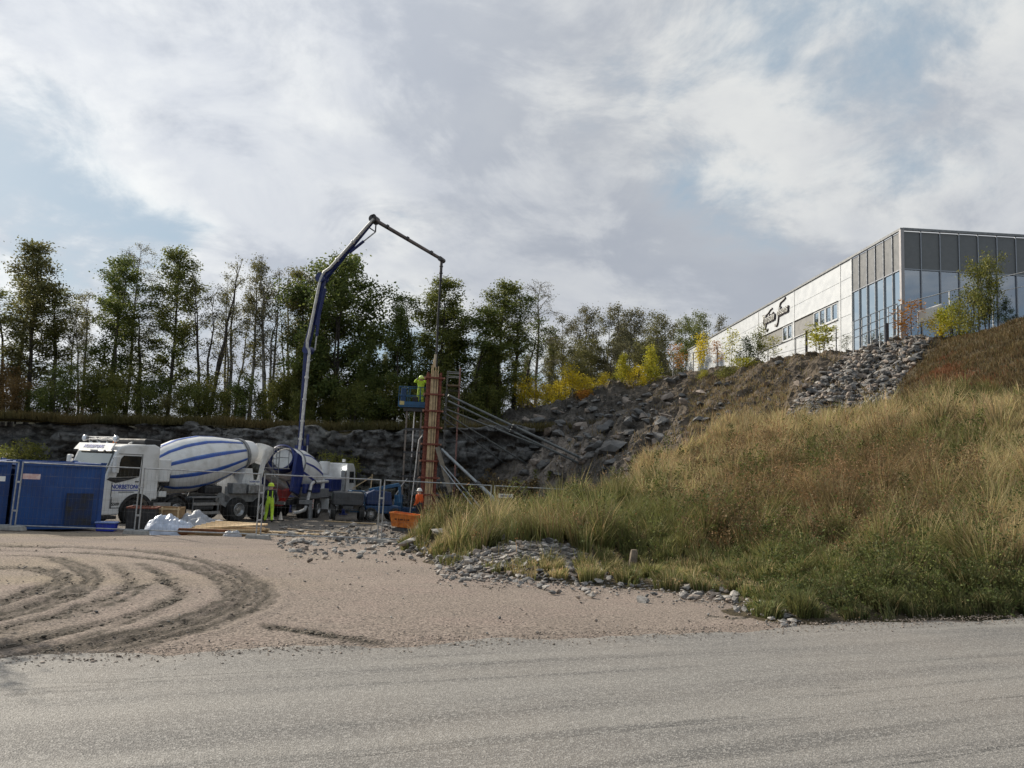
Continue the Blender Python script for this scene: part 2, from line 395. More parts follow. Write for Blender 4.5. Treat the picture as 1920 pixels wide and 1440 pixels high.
deb = soft(deb, 4) * np.clip((XX + 4) / 3, .15, 1)
gr1 = fbm((XX - .75 * YY) * .75, (YY + .75 * XX) * .16, 5, 5); gr2 = fbm(XX * 1.3, YY * 1.3, 9, 4, .55)
cell = vnoise(np.round(XX * 1.1 + 2 * gr2), np.round(YY * .9 + 2 * gr1), 3)
steep = np.clip((12 - XX) / 6, 0, 1) * np.clip((YY - 40) / 4, 0, 1)
HH = HH + deb * ((gr1 - .5) * (1.25 + .3 * steep) + (gr2 - .5) * (.55 + .5 * steep) + (cell - .5) * (.12 + .7 * steep) + (.5 - np.abs(fbm(XX * 1.1, YY * 1.1, 15, 3) - .5) * 4) * (.22 + .35 * steep) + (fbm(XX * 3.2, YY * 3.2, 18, 2) - .5) * .35) + (1 - deb) * ((fbm(XX * .5, YY * .5, 21, 3) - .5) * .35)
for hx_, hy_, ha_, hr_ in ((980, 1072, .07, .9), (1045, 1072, .12, .6), (900, 1074, .04, .8)):
    q = onG(hx_, hy_); HH = np.maximum(HH, gzz + ha_ * np.exp(-((XX - q.x) / hr_) ** 2 - ((YY - q.y - .35) / .75) ** 2) - .03) if False else HH + ha_ * np.exp(-((XX - q.x) / hr_) ** 2 - ((YY - q.y - .35) / .5) ** 2)
heapm = sum(np.exp(-((XX - onG(a, b).x) / 1.0) ** 2 - ((YY - onG(a, b).y - .2) / .5) ** 2) for a, b in ((980, 1074), (1045, 1074), (900, 1072)))
flat = np.clip((YY - 47) / 3, 0, 1) * np.clip((XX - 19) / 2, 0, 1)
HH = HH * (1 - flat) + flat * np.minimum(HH, PLAT - .12)
def samp(F, x, y):
    fx = np.clip((np.asarray(x) - HX0) / HS, 0, len(gx) - 1.001); fy = np.clip((np.asarray(y) - HY0) / HS, 0, len(gy) - 1.001)
    ix = fx.astype(int); iy = fy.astype(int); fx = fx - ix; fy = fy - iy
    return (F[iy, ix] * (1 - fx) + F[iy, ix + 1] * fx) * (1 - fy) + (F[iy + 1, ix] * (1 - fx) + F[iy + 1, ix + 1] * fx) * fy
def H(x, y):
    h = samp(HH, x, y); ok = (np.asarray(x) > HX0) & (np.asarray(y) > HY0) & (np.asarray(x) < HX1) & (np.asarray(y) < HY1)
    return np.where(ok, h, -99)
def top(x, y): return float(max(H(x, y), G(x, y)))
def hit(px, py, dmin=4, dmax=76):
    r = ray(px, py); d = np.linspace(dmin, dmax, 1500); x = CAM.x + r.x / r.y * d; z = CAM.z + r.z / r.y * d
    t = np.maximum(H(x, d), G(x, d)); k = np.argmax(z < t)
    if not (z < t).any(): k = len(d) - 1
    return Vector((x[k], d[k], t[k]))
def hits(px, py, dmin=9, dmax=76):
    """vectorised hit"""
    px = np.asarray(px, float); py = np.asarray(py, float); M_ = np.array(CR)
    v = np.stack([(px - 960) / FPX, -(py - 720) / FPX, -np.ones_like(px)], -1) @ M_.T
    rx = v[:, 0] / v[:, 1]; rz = v[:, 2] / v[:, 1]; d = np.linspace(dmin, dmax, 420)
    X = rx[:, None] * d; Z = CAM.z + rz[:, None] * d; T = np.maximum(H(X, d[None, :] + 0 * X), G(0, d)[None, :])
    b = Z < T; k = np.where(b.any(1), b.argmax(1), len(d) - 1); i = np.arange(len(px))
    return X[i, k], d[k], T[i, k], b.any(1)
gz = G(XX, YY)
# colour of the bare ground: soil under grass, grey-brown moraine, dark blasted rock
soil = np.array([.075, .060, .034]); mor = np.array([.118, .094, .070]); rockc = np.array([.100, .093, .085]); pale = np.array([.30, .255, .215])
n1_ = fbm(XX * .35, YY * .35, 40, 4)[..., None]; n2_ = fbm(XX * 1.4, YY * 1.4, 44, 3)[..., None]
dc = mor * (.65 + .7 * n1_) * (.7 + .6 * n2_)
stp = np.clip(steep, 0, 1)[..., None]
dc = dc * (1 - .75 * stp) + rockc * (.6 + .9 * n2_) * .75 * stp
pl = hit(1045, 862); lit_foot = np.exp(-(((XX - pl.x) / 2.6) ** 2 + ((YY - pl.y) / 2.2) ** 2))[..., None] * (.4 + n2_)  # sunlit foot of the pinkish rock, painted in as a paler patch
dc = dc * (1 - np.clip(lit_foot, 0, 1)) + pale * np.clip(lit_foot, 0, 1)
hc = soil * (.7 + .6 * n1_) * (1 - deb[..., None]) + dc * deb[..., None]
hpk = np.clip(heapm * 1.6, 0, 1)[..., None]; hc = hc * (1 - hpk) + np.array([.20, .175, .15]) * (.6 + .8 * n2_) * hpk
keep = (HH > gz - .6)
f = grid_faces(len(gx), len(gy)); kf = keep.ravel()[f].any(1); f = f[kf]
used = np.unique(f); remap = -np.ones(HH.size, int); remap[used] = np.arange(len(used))
V = np.stack([XX.ravel(), YY.ravel(), HH.ravel()], 1)[used]
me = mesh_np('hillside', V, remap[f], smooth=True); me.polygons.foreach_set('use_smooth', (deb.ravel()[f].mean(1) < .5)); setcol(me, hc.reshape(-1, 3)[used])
hill_m = attr_mat('hillside_ground', .95, 0, 3.0, .45, .9, 6)
hillside = tag(link('hillside', me, None, hill_m), 'grass and rubble covered bank rising to the right', kind='structure')

# yard sheet with wheel ruts
def rut(pts): return np.array([(lambda p: (p.x, p.y))(onG(*p)) for p in pts])
RUTS = [(rut([(-300, 1012), (0, 1022), (150, 1027), (280, 1036), (380, 1052), (450, 1075), (483, 1100), (470, 1128), (420, 1155), (340, 1178), (230, 1205), (90, 1235), (-150, 1275)]), .30, .075),
        (rut([(-300, 1020), (0, 1031), (150, 1037), (270, 1047), (350, 1060), (410, 1080), (440, 1103), (425, 1130), (370, 1155), (280, 1180), (160, 1207), (20, 1235), (-200, 1265)]), .24, .065),
        (rut([(-200, 1040), (60, 1044), (130, 1056), (170, 1075), (165, 1095), (120, 1118), (40, 1145), (-120, 1178)]), .26, .06),
        (rut([(-200, 1060), (40, 1062), (100, 1072), (120, 1085), (80, 1104), (-20, 1135), (-200, 1170)]), .22, .06),
        (rut([(300, 1085), (340, 1110), (300, 1135), (220, 1160), (120, 1185), (0, 1212), (-150, 1240)]), .14, .045),
        (rut([(210, 1060), (245, 1085), (225, 1110), (150, 1140), (60, 1165), (-80, 1195)]), .13, .04),
        (rut([(260, 1060), (300, 1075), (310, 1095)]), .12, .03),
        (rut([(500, 1174), (560, 1182), (620, 1190), (700, 1203)]), .13, .055),
        (rut([(1330, 1154), (1370, 1158), (1420, 1156)]), .08, .03),
        (rut([(-100, 1120), (60, 1118), (200, 1108), (330, 1086)]), .07, .02), (rut([(60, 1230), (180, 1190), (280, 1150), (330, 1120)]), .08, .02), (rut([(-50, 1195), (150, 1150), (240, 1120), (270, 1095)]), .08, .02)]
def polyd(x, y, pl):
    best = np.full(x.shape, 1e9); 
    for i in range(len(pl) - 1):
        a = pl[i]; b = pl[i + 1]; d = b - a; L2 = (d ** 2).sum() + 1e-9
        t = np.clip(((x - a[0]) * d[0] + (y - a[1]) * d[1]) / L2, 0, 1)
        best = np.minimum(best, np.hypot(x - a[0] - t * d[0], y - a[1] - t * d[1]))
    return best
def smooth_pl(p, n=8):
    out = []
    for i in range(len(p) - 1):
        p0 = p[max(i - 1, 0)]; p1 = p[i]; p2 = p[i + 1]; p3 = p[min(i + 2, len(p) - 1)]
        for k in range(n):
            t = k / n; out.append(.5 * ((2 * p1) + (p2 - p0) * t + (2 * p0 - 5 * p1 + 4 * p2 - p3) * t * t + (3 * p1 - p0 - 3 * p2 + p3) * t ** 3))
    out.append(p[-1]); return np.array(out)
_e = np.array([(lambda p: (p.x, p.y))(onG(*q)) for q in ((-150, 1243), (0, 1234), (350, 1216), (700, 1204), (1100, 1190), (1480, 1177), (1920, 1167), (2150, 1162))]); _ef = np.polyfit(_e[:, 0], _e[:, 1], 2)
def edge_y(x):
    x = np.asarray(x, float); xc = np.clip(x, -6, 9); sl_ = 2 * _ef[0] * xc + _ef[1]
    return np.polyval(_ef, xc) + sl_ * (x - xc)
ys = np.concatenate([np.arange(1.2, 9, .055), np.arange(9, 16, .08), np.arange(16, 26, .14), np.arange(26, 56, .5)])
u = np.concatenate([np.arange(-1.6, -.80, .04), np.arange(-.80, -.18, .0036), np.arange(-.18, .62, .0075), np.arange(.62, 1.3, .06)])
YU, UU = np.meshgrid(ys, u, indexing='ij'); XU = UU * np.maximum(YU, 6.5)
ZU = G(XU, YU); mud = np.zeros_like(ZU); dz = np.zeros_like(ZU)
near = YU < 26
for pl_, wd, dp in RUTS:
    pl_ = smooth_pl(pl_); bb = (XU > pl_[:, 0].min() - 1) & (XU < pl_[:, 0].max() + 1) & (YU > pl_[:, 1].min() - 1) & (YU < pl_[:, 1].max() + 1)
    xs = XU[bb]; y_ = YU[bb]; d = polyd(xs, y_, pl_); d = d + (fbm(xs * 1.4, y_ * 1.4, 61, 4) - .5) * .16 + (fbm(xs * 7, y_ * 7, 62, 3) - .5) * .14
    q = np.zeros_like(ZU); q[bb] = np.clip(1 - np.maximum(d, 0) / wd, 0, 1)
    e = np.full(ZU.shape, 9.0); e[bb] = d
    tread = .5 + .5 * np.cos((e + .05 * (fbm(XU * 3, YU * 3, 64, 3) - .5)) * 2 * math.pi / .15 + 3 * vnoise(XU * .8, YU * .8, 63))
    mud = np.maximum(mud, np.clip(q * 2.2, 0, 1) * (.35 + .65 * tread)); dp = dp * .36
    dz += -dp * np.clip(q * 1.3, 0, 1) * (.6 + .4 * tread) + dp * .8 * np.exp(-((e - wd * 1.2) / (.08)) ** 2)
lump = fbm(XU * 6, YU * 6, 71, 4, .65) - .5
gate = np.clip((YU - edge_y(XU) - .15) / .6, 0, 1)
ZU = ZU + dz * gate * near + lump * (.014 + .085 * mud * near) * gate + (fbm(XU * .5, YU * .5, 75, 3) - .5) * .12 * np.clip((YU - 9.5) / 3, 0, 1) - .012
site = np.clip((YU - 24) / 4, 0, 1)[..., None]
nb = fbm(XU * .45, YU * .6, 81, 4)[..., None]; nb2 = fbm(XU * 1.7, YU * 2.6, 85, 4)[..., None]
gravel = np.array([.256, .211, .178]) * (.86 + .28 * nb); pinkish = np.array([.285, .222, .192])
cgr = gravel * (1 - .6 * np.clip(nb2 * 2 - .8, 0, 1)) + pinkish * .6 * np.clip(nb2 * 2 - .8, 0, 1)
ochre = np.array([.30, .245, .16]); k_ = np.clip(fbm(XU * .25, YU * .5, 88, 3) * 3 - 1.5, 0, 1)[..., None] * np.clip((-XU - 2) / 4, 0, 1)[..., None]
cgr = cgr * (1 - .6 * k_) + ochre * .6 * k_
mm = np.clip(mud * (.75 + 1.2 * (fbm(XU * 2, YU * 2, 91, 4))), 0, 1)[..., None]
cgr = cgr * (1 - .92 * mm) + np.array([.066, .055, .042]) * .92 * mm
cgr = cgr * (1 - site) + np.array([.165, .145, .125]) * (.75 + .5 * nb2) * site
me = mesh_np('gravel_yard', np.stack([XU.ravel(), YU.ravel(), ZU.ravel()], 1), grid_faces(len(u), len(ys)), smooth=True); setcol(me, cgr.reshape(-1, 3))
yard_m = attr_mat('gravel', .95, 0, 34, .62, 1.0, 36)
yard = tag(link('gravel_yard', me, None, yard_m), kind='structure')

# road
xs = np.arange(-30, 45, .25); rows = np.concatenate([[-14, -6, -2, 0, 1.5, 2.5, 3.5], np.arange(4, 5.01, .125) - 0.0]) / 5.0
xr = np.concatenate([np.arange(-30, -9, .4), np.arange(-9, 10, .05), np.arange(10, 45, .4)]); RX, RT = np.meshgrid(xr, rows)
ed = edge_y(RX) + (fbm(RX * 1.1, RX * 0, 101, 5, .6) - .5) * .75
RY = np.where(RT < 0, RT * 5, ed * RT + 0 * RX)
RY = np.where(RT < 0, np.minimum(RT * 5, RT * 5 + np.minimum(0, ed)), RY)
RZ = .010 + .016 * np.clip(1 - (RT - .9) / .1, 0, 1) * (RT >= 0)
RZ[RT > .995] = -.03
me = mesh_np('road', np.stack([RX.ravel(), RY.ravel(), RZ.ravel()], 1), grid_faces(len(xr), len(rows)), smooth=True)
m = bpy.data.materials.new('asphalt'); m.use_nodes = True; t = m.node_tree; b = t.nodes['Principled BSDF']
g = N(t, 'ShaderNodeNewGeometry')
mp = N(t, 'ShaderNodeMapping'); t.links.new(g.outputs['Position'], mp.inputs[0]); mp.inputs['Rotation'].default_value = (0, 0, -math.atan(.389))
mp2 = N(t, 'ShaderNodeMapping'); t.links.new(mp.outputs[0], mp2.inputs[0]); mp2.inputs['Scale'].default_value = (.05, 1.0, 1)
def tn(vec, sc, det=5, ro=.6):
    n = N(t, 'ShaderNodeTexNoise'); t.links.new(vec, n.inputs[0]); n.inputs['Scale'].default_value = sc; n.inputs['Detail'].default_value = det; n.inputs['Roughness'].default_value = ro; return n.outputs[0]
streak = ramp(t, tn(mp2.outputs[0], 1.6, 5), .32, .68); fine = tn(mp.outputs[0], 75, 3, .7); speck = ramp(t, tn(mp.outputs[0], 120, 2, .5), .62, .72)
vor = N(t, 'ShaderNodeTexVoronoi'); t.links.new(mp.outputs[0], vor.inputs[0]); vor.inputs['Scale'].default_value = 85
vs_ = N(t, 'ShaderNodeSeparateColor'); t.links.new(vor.outputs['Color'], vs_.inputs[0])
stone = ramp(t, vs_.outputs[0], .55, .95)
dust = ramp(t, tn(g.outputs['Position'], .35, 5), .40, .68)
c = mixc(t, streak, (.130, .122, .114), (.245, .230, .208))
dk = ramp(t, tn(mp2.outputs[0], 3.3, 4, .5), .56, .66)
c = mixc(t, mth(t, 'MULTIPLY', dk, .8), c, (.10, .096, .090))
ck = N(t, 'ShaderNodeTexNoise'); t.links.new(mp2.outputs[0], ck.inputs[0]); ck.inputs['Scale'].default_value = 1.1; ck.inputs['Detail'].default_value = 8
line = ramp(t, mth(t, 'ABSOLUTE', mth(t, 'SUBTRACT', ck.outputs[0], .47)), .0, .006, 1.0, 0.0)
c = mixc(t, mth(t, 'MULTIPLY', line, .85), c, (.06, .057, .053))
c = mixc(t, mth(t, 'MULTIPLY', dust, .30), c, (.31, .265, .22))
c = mixc(t, mth(t, 'MULTIPLY', ramp(t, fine, .35, .65), .5), c, (.09, .085, .08))
c = mixc(t, mth(t, 'MULTIPLY', stone, .6), c, (.40, .38, .35))
c = mixc(t, mth(t, 'MULTIPLY', speck, .5), c, (.55, .52, .48))
t.links.new(c, b.inputs['Base Color']); b.inputs['Roughness'].default_value = .72; b.inputs['Specular IOR Level'].default_value = .4
bp = N(t, 'ShaderNodeBump'); bp.inputs['Strength'].default_value = .55; bp.inputs['Distance'].default_value = .008
t.links.new(vor.outputs['Distance'], bp.inputs['Height']); t.links.new(bp.outputs[0], b.inputs['Normal'])
road = tag(link('road', me, None, m), kind='structure')

# rock face behind the site and the wooded terrace on it
S_ = .10; xs = np.arange(-72, 6, S_); nz = 64
zt = np.interp(xs, [-72, -30, -10, -4, 2, 6], [3.6, 3.9, 4.1, 4.4, 5.2, 5.5]); yb = 51.0 + 1.6 * np.sin(xs * .13) * .6 + np.interp(xs, [-72, -40, 0, 6], [-6, 0, .3, 1])
XC, TC = np.meshgrid(xs, np.linspace(0, 1, nz)); ZC = -1.6 + TC * (zt + 1.6 + (fbm(xs * .6, xs * 0, 120, 3) - .5) * 1.1)
def blocks(su, sv, seed, jit):
    lz = ZC * sv + XC * .05 * sv + (fbm(XC * .35, ZC * .6, seed, 3) - .5) * jit; iz = np.floor(lz).astype(np.int64)
    lx = XC * su + .9 * _h(iz, 0 * iz, seed + 5) + (fbm(XC * .6, ZC * 1.2, seed + 3, 2) - .5) * jit; ix = np.floor(lx).astype(np.int64)
    return _h(ix, iz, seed + 9), np.minimum(np.minimum(lz - iz, 1 - lz + iz) / sv, np.minimum(lx - ix, 1 - lx + ix) / su)
c1_, e1_ = blocks(.55, 1.15, 130, 1.2); c2_, e2_ = blocks(1.6, 2.9, 170, .9); cl = c1_ * .55 + c2_ * .45
off = (c1_ - .5) * 1.5 + (c2_ - .5) * .75 + (fbm(XC * .25, ZC * .2, 140, 2) - .5) * 1.2 + (fbm(XC * 3.4, ZC * 4.5, 143, 3) - .5) * .30 + .22 * np.exp(-e1_ / .06) + .10 * np.exp(-e2_ / .05)
YC = yb[None, :] + off + TC * 1.3
YC[-1] += 1.2; YC[-2] += .3
nc = fbm(XC * .9, ZC * 1.6, 150, 4)[..., None]
cc_ = np.array([.135, .131, .125]) * (.35 + 1.3 * nc) * (.45 + 1.1 * cl[..., None]); veg = np.clip(fbm(XC * .22, ZC * .3, 155, 3) * 3.2 - 1.75, 0, 1)[..., None]
cc_ = cc_ * (1 - .7 * veg) + np.array([.055, .058, .028]) * .7 * veg
me = mesh_np('rock_face', np.stack([XC.ravel(), YC.ravel(), ZC.ravel()], 1), grid_faces(len(xs), nz)); setcol(me, cc_.reshape(-1, 3))
rock_m = attr_mat('blasted_rock', .9, 0, 2.6, .5, .8, 7)
rockface = tag(link('rock_face', me, None, rock_m), kind='structure')
def TER(x, y):
    x = np.asarray(x, float); z = np.interp(x, [-90, -30, -10, 0, 6, 20], [3.6, 4.0, 4.2, 4.6, 5.0, 6.0])
    return z + np.clip((np.asarray(y) - 53) / 50, 0, 1) * 1.5 + (fbm(x * .3, np.asarray(y) * .3, 160, 3) - .5) * .6
xs = np.arange(-120, 30, 1.0); ys = np.concatenate([np.arange(51.6, 70, .5), np.arange(70, 150, 3)]); X2, Y2 = np.meshgrid(xs, ys)
Y2 = Y2 + np.where(Y2 < 54, np.interp(X2, [-72, -40, 0, 6], [-5.0, .6, .9, 1.6]), 0)
Z2 = TER(X2, Y2) - .1
me = mesh_np('terrace', np.stack([X2.ravel(), Y2.ravel(), Z2.ravel()], 1), grid_faces(len(xs), len(ys)), smooth=True)
setcol(me, (np.array([.060, .050, .026]) * (.6 + .8 * fbm(X2 * .5, Y2 * .5, 165, 4)[..., None])).reshape(-1, 3))
terrace = tag(link('terrace', me, None, attr_mat('forest_floor', .95, 0, 4, .4, .8, 8)), kind='structure')
# land beyond, out to the horizon
xs = np.concatenate([-np.geomspace(1800, 30, 40), np.linspace(-25, 25, 11), np.geomspace(30, 1800, 40)]); ys = np.concatenate([[-400, -60, -14], np.geomspace(148, 2200, 60)])
X3, Y3 = np.meshgrid(xs, ys); Z3 = np.where(Y3 < 140, -.3, np.clip((Y3 - 150) / 500, 0, 1) * 14 * (fbm(X3 * .006, Y3 * .004, 170, 3)) + 2.5)
me = mesh_np('far_ground', np.stack([X3.ravel(), Y3.ravel(), Z3.ravel()], 1), grid_faces(len(xs), len(ys)), smooth=True)
f = None; bmx = bmesh.new(); bmx.from_mesh(me)
bmesh.ops.delete(bmx, geom=[q for q in bmx.faces if -14.5 < q.calc_center_median().y < 147], context='FACES'); bmx.to_mesh(me); bmx.free()
tag(link('far_ground', me, None, mat('far_woodland_floor', (.045, .055, .03), .95, 0, .4, .02)), kind='structure')
# side land left and right of the modelled yard
for nm, x0, x1, y0, y1, z in (('verge', 52, 300, -20, 150, PLAT - .3), ('verge', -300, -72, 1, 150, -.6)):
    xs = np.linspace(x0, x1, 30); ys = np.linspace(y0, y1, 30); X4, Y4 = np.meshgrid(xs, ys); Z4 = z + (fbm(X4 * .1, Y4 * .1, 175, 3) - .5) * 1.0
    if x0 > 0: Z4 = Z4 * np.clip((Y4 - 10) / 28, 0, 1)
    me = mesh_np(nm, np.stack([X4.ravel(), Y4.ravel(), Z4.ravel()], 1), grid_faces(30, 30), smooth=True)
    tag(link(nm, me, None, mat('verge_soil', (.075, .07, .035), .95, 0, .3, .5)), kind='structure')
yard_left = None

# ------------------------------------------------------------------ office building on the hill
cr = P(1690, 431, 48); zroof = cr.z
fd = None
for d in np.arange(70, 140, .25):          # far end of the long facade lies at the same roof height
    q = P(1290, 657, d)
    if q.z >= zroof: fd = q; break
if fd is None: fd = P(1290, 657, 97)
U = Vector((fd.x - cr.x, fd.y - cr.y, 0)); LEN = U.length; U.normalize()        # along the long facade, away from us
W = Vector((U.y, -U.x, 0))                                                       # along the short front, to the right
BH = zroof - PLAT + .6
bld = thing('office_building', 'long white panelled building with glazed corner on top of the bank', 'building', (cr.x, cr.y, PLAT - .6))
bld.matrix_world = Matrix(((U.x, W.x, 0, cr.x), (U.y, W.y, 0, cr.y), (0, 0, 1, PLAT - .6), (0, 0, 0, 1)))
# local: x back along the facade, y to the right along the front, z up; outside of long facade is -y, of the front -x
clad = mat('white_cladding', (.56, .58, .60), .45, 0, .04, 1.2); clad2 = mat('white_cladding_trim', (.62, .62, .62), .4, .2, .06, 3)
pang = mat('grey_panel', (.165, .168, .170), .5, .1, .08, 2.5); mull = mat('aluminium_mullion', (.30, .31, .33), .4, .7, .1, 6)
intr = mat('interior_wall', (.20, .20, .21), .8, 0, .2, .5); intf = mat('interior_floor', (.16, .14, .12), .8, 0, .2, 1)
GL = 6.6; FW = 24.0; GZ = BH * .685     # glazed length on long side, width of front, height where grey panels begin
mb = MB(); mb.box((LEN / 2, FW / 2, BH - .1), (LEN - .4, FW - .4, .16)); roof = mb.build('roof', gsteel, bld)
mb = MB(); mb.box((LEN / 2 - .0, -.03, BH + .05), (LEN + .1, .14, .16)); mb.box((-.03, FW / 2 + .042, BH + .05), (.14, FW, .16)); mb.build('roof_edge', gsteel, roof)
# white part: horizontal sandwich panels in bays
bays = [GL, GL + 1.75]; x = GL + 1.75
while x + 8.6 < LEN - 3: x += 8.4; bays.append(x)
bays.append(LEN)
wins = []          # windows (x0,x1,z0,z1)
zs0, zs1 = BH * .30, BH * .50
ph = BH / 6
wall = MB(); wall.box(((GL + LEN) / 2, .18, BH / 2 - .1), (LEN - GL - .1, .2, BH - .3)); wl = wall.build('wall', clad2, bld)
for i in range(len(bays) - 1):
    x0, x1 = bays[i] + .05, bays[i + 1] - .05
    for k in range(6):
        z0 = k * ph + .012; z1 = (k + 1) * ph - .012
        segs = [(x0, x1)]
        if k in (3,) and 0 < i < 3: segs = [(x0, x0 + .35)] if i == 1 else [(x0, x0 + .35)]
        for a, b_ in segs:
            if b_ - a < .05: continue
            o = MB().box(((a + b_) / 2, .04, (z0 + z1) / 2), (b_ - a, .08, z1 - z0)).build('cladding_panel', clad, wl, bevel=.012)
    MB().box((bays[i + 1] if i < len(bays) - 2 else LEN - .04, .03, BH / 2), (.10, .13, BH - .12)).build('joint_trim', clad2, wl)
# ribbon windows of the second and third bay
wg = mat('window_frame_dark', (.10, .10, .105), .5, .3, .1, 5)
for i in (1, 2):
    x0 = bays[i] + .40; z0 = 3 * ph + .02; z1 = 4 * ph - .02; x = x0; kinds = ['w', 'w', 'w', 'w', 'g'] if i == 1 else ['w', 'w', 'g', 'g']
    span = (bays[i + 1] - .05 - x0); wd = [1.05 if k == 'w' else 0 for k in kinds]; rest = (span - sum(wd)) / max(1, kinds.count('g'))
    for k in kinds:
        w_ = 1.05 if k == 'w' else rest
        if k == 'g':
            MB().box((x + w_ / 2, .05, (z0 + z1) / 2), (w_ - .03, .07, z1 - z0)).build('grey_panel', mat('grey_infill', (.24, .235, .225), .55, 0, .06, 2), wl)
        else:
            fr = MB()
            for a, b_, c_, d_ in ((x + .03, x + .13, z0, z1), (x + w_ - .13, x + w_ - .03, z0, z1)): fr.box(((a + b_) / 2, .03, (c_ + d_) / 2), (b_ - a, .1, d_ - c_))
            for c_, d_ in ((z0, z0 + .1), (z1 - .1, z1)): fr.box((x + w_ / 2, .03, (c_ + d_) / 2), (w_ - .26, .1, d_ - c_))
            wo_ = fr.build('window', clad, wl); MB().box((x + w_ / 2, .05, (z0 + z1) / 2), (w_ - .24, .02, z1 - z0 - .18)).build('pane', glass_bright, wo_)
            MB().box((x + w_ / 2, .09, (z0 + z1) / 2), (w_ - .24, .02, z1 - z0 - .18)).build('blind', wg, wo_)
        x += w_
    MB().box(((x0 + bays[i + 1]) / 2, -.03, z0 - .05), (bays[i + 1] - x0, .16, .05)).build('window_sill', clad2, wl)
    MB().box(((x0 + bays[i + 1]) / 2, -.03, z1 + .05), (bays[i + 1] - x0, .16, .04)).build('window_head', clad2, wl)
# glazed corner
def glazed(axis, n, length, name):
    st = length / n
    for k in range(n):
        a = k * st + .035; b_ = (k + 1) * st - .035; c_ = (a + b_) / 2; ww = b_ - a
        if axis == 'x':
            MB().box((c_, .06, (GZ + BH - .08) / 2 + .03), (ww, .05, BH - .08 - GZ - .08)).build('grey_panel', pang, bld)
            MB().box((c_, .06, GZ / 2 + .02), (ww, .02, GZ - .10)).build('pane', glass_bright, bld)
        else:
            MB().box((.06, c_, (GZ + BH - .08) / 2 + .03), (.05, ww, BH - .08 - GZ - .08)).build('grey_panel', pang, bld)
            MB().box((.06, c_, GZ / 2 + .02), (.02, ww, GZ - .10)).build('pane', glass_dim, bld)
        if k:
            if axis == 'x': MB().box((k * st, .02, BH / 2), (.06, .12, BH - .1)).build('mullion', mull, bld)
            else: MB().box((.02, k * st, BH / 2), (.12, .06, BH - .1)).build('mullion', mull, bld)
    if axis == 'x': MB().box((length / 2, .025, GZ + .02), (length, .09, .07)).build('transom', mull, bld)
    else: MB().box((.025, length / 2, GZ + .02), (.09, length, .07)).build('transom', mull, bld)
glazed('x', 6, GL, 'side'); glazed('y', 19, FW, 'front')
MB().box((.0, .0, BH / 2), (.22, .22, BH)).build('corner_post', mat('corner_trim', (.38, .36, .36), .5, .2, .05, 3), bld)
MB().box((GL, .03, BH / 2), (.14, .16, BH - .1)).build('corner_post', clad2, bld)
mb = MB(); mb.box((GL + .2, FW / 2, BH / 2), (.1, FW - .6, BH - .4)); mb.build('inner_wall', intr, bld)
mb = MB(); mb.box((GL / 2 + .15, FW / 2, .35), (GL - .3, FW - .5, .1)); mb.box((GL / 2 + .9, FW / 2 + .8, BH * .43), (GL - 1.4, FW - 2, .25)); mb.build('floor', intf, bld)
mb = MB()
for y in (2.2, 5, 8): mb.box((1.6, y, BH * .33), (.25, .25, BH * .66))
mb.build('inner_column', clad2, bld)
mb = MB(); mb.box((LEN / 2, FW - .1, BH / 2), (LEN, .2, BH)); mb.box((LEN - .1, FW / 2 - .1, BH / 2), (.2, FW - .4, BH)); mb.build('rear_wall', clad2, bld)
# script sign on the second bay, raised from the wall
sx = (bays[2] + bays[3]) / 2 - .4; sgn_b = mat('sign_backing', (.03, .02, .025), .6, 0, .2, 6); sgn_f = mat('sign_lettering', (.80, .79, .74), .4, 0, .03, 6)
sg = thing('wall_sign', 'raised script lettering sign with dark edge high on the white facade', 'sign', (0, 0, 0))
sg.matrix_world = bld.matrix_world @ Matrix.Translation((sx, -.02, BH * .835)) @ Matrix.Scale(.78, 4)
def stroke(name, pts, r, m, y, par, n=6):
    p = smooth_pl(np.array(pts, float), 6); mb = MB(); mb.tube([(-a, y, b_) for a, b_ in p], r, n); return mb.build(name, m, par, smooth=True)
body = 'Thristin'; body2 = 'ohsens'
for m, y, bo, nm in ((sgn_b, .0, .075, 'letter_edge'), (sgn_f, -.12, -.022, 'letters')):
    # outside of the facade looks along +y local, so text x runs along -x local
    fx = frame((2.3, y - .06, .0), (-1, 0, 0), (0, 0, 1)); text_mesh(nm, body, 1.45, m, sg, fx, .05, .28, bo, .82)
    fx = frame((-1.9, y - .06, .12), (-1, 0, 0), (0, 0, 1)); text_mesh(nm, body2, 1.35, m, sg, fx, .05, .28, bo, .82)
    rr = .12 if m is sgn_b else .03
    stroke('swash', [(-4.3, .75), (-3.6, .62), (-2.6, .72), (-1.6, 1.05), (-1.3, 1.0)], rr, m, y, sg)
    stroke('swash', [(-.5, -1.15), (.0, -1.3), (.4, -1.0), (.62, -.3), (.85, .6), (1.2, 1.15), (2.0, 1.3), (2.6, 1.45)], rr * 1.15, m, y, sg)
    stroke('swash', [(-3.2, -.5), (-3.4, -1.1), (-3.0, -1.35), (-2.6, -1.2)], rr, m, y, sg)

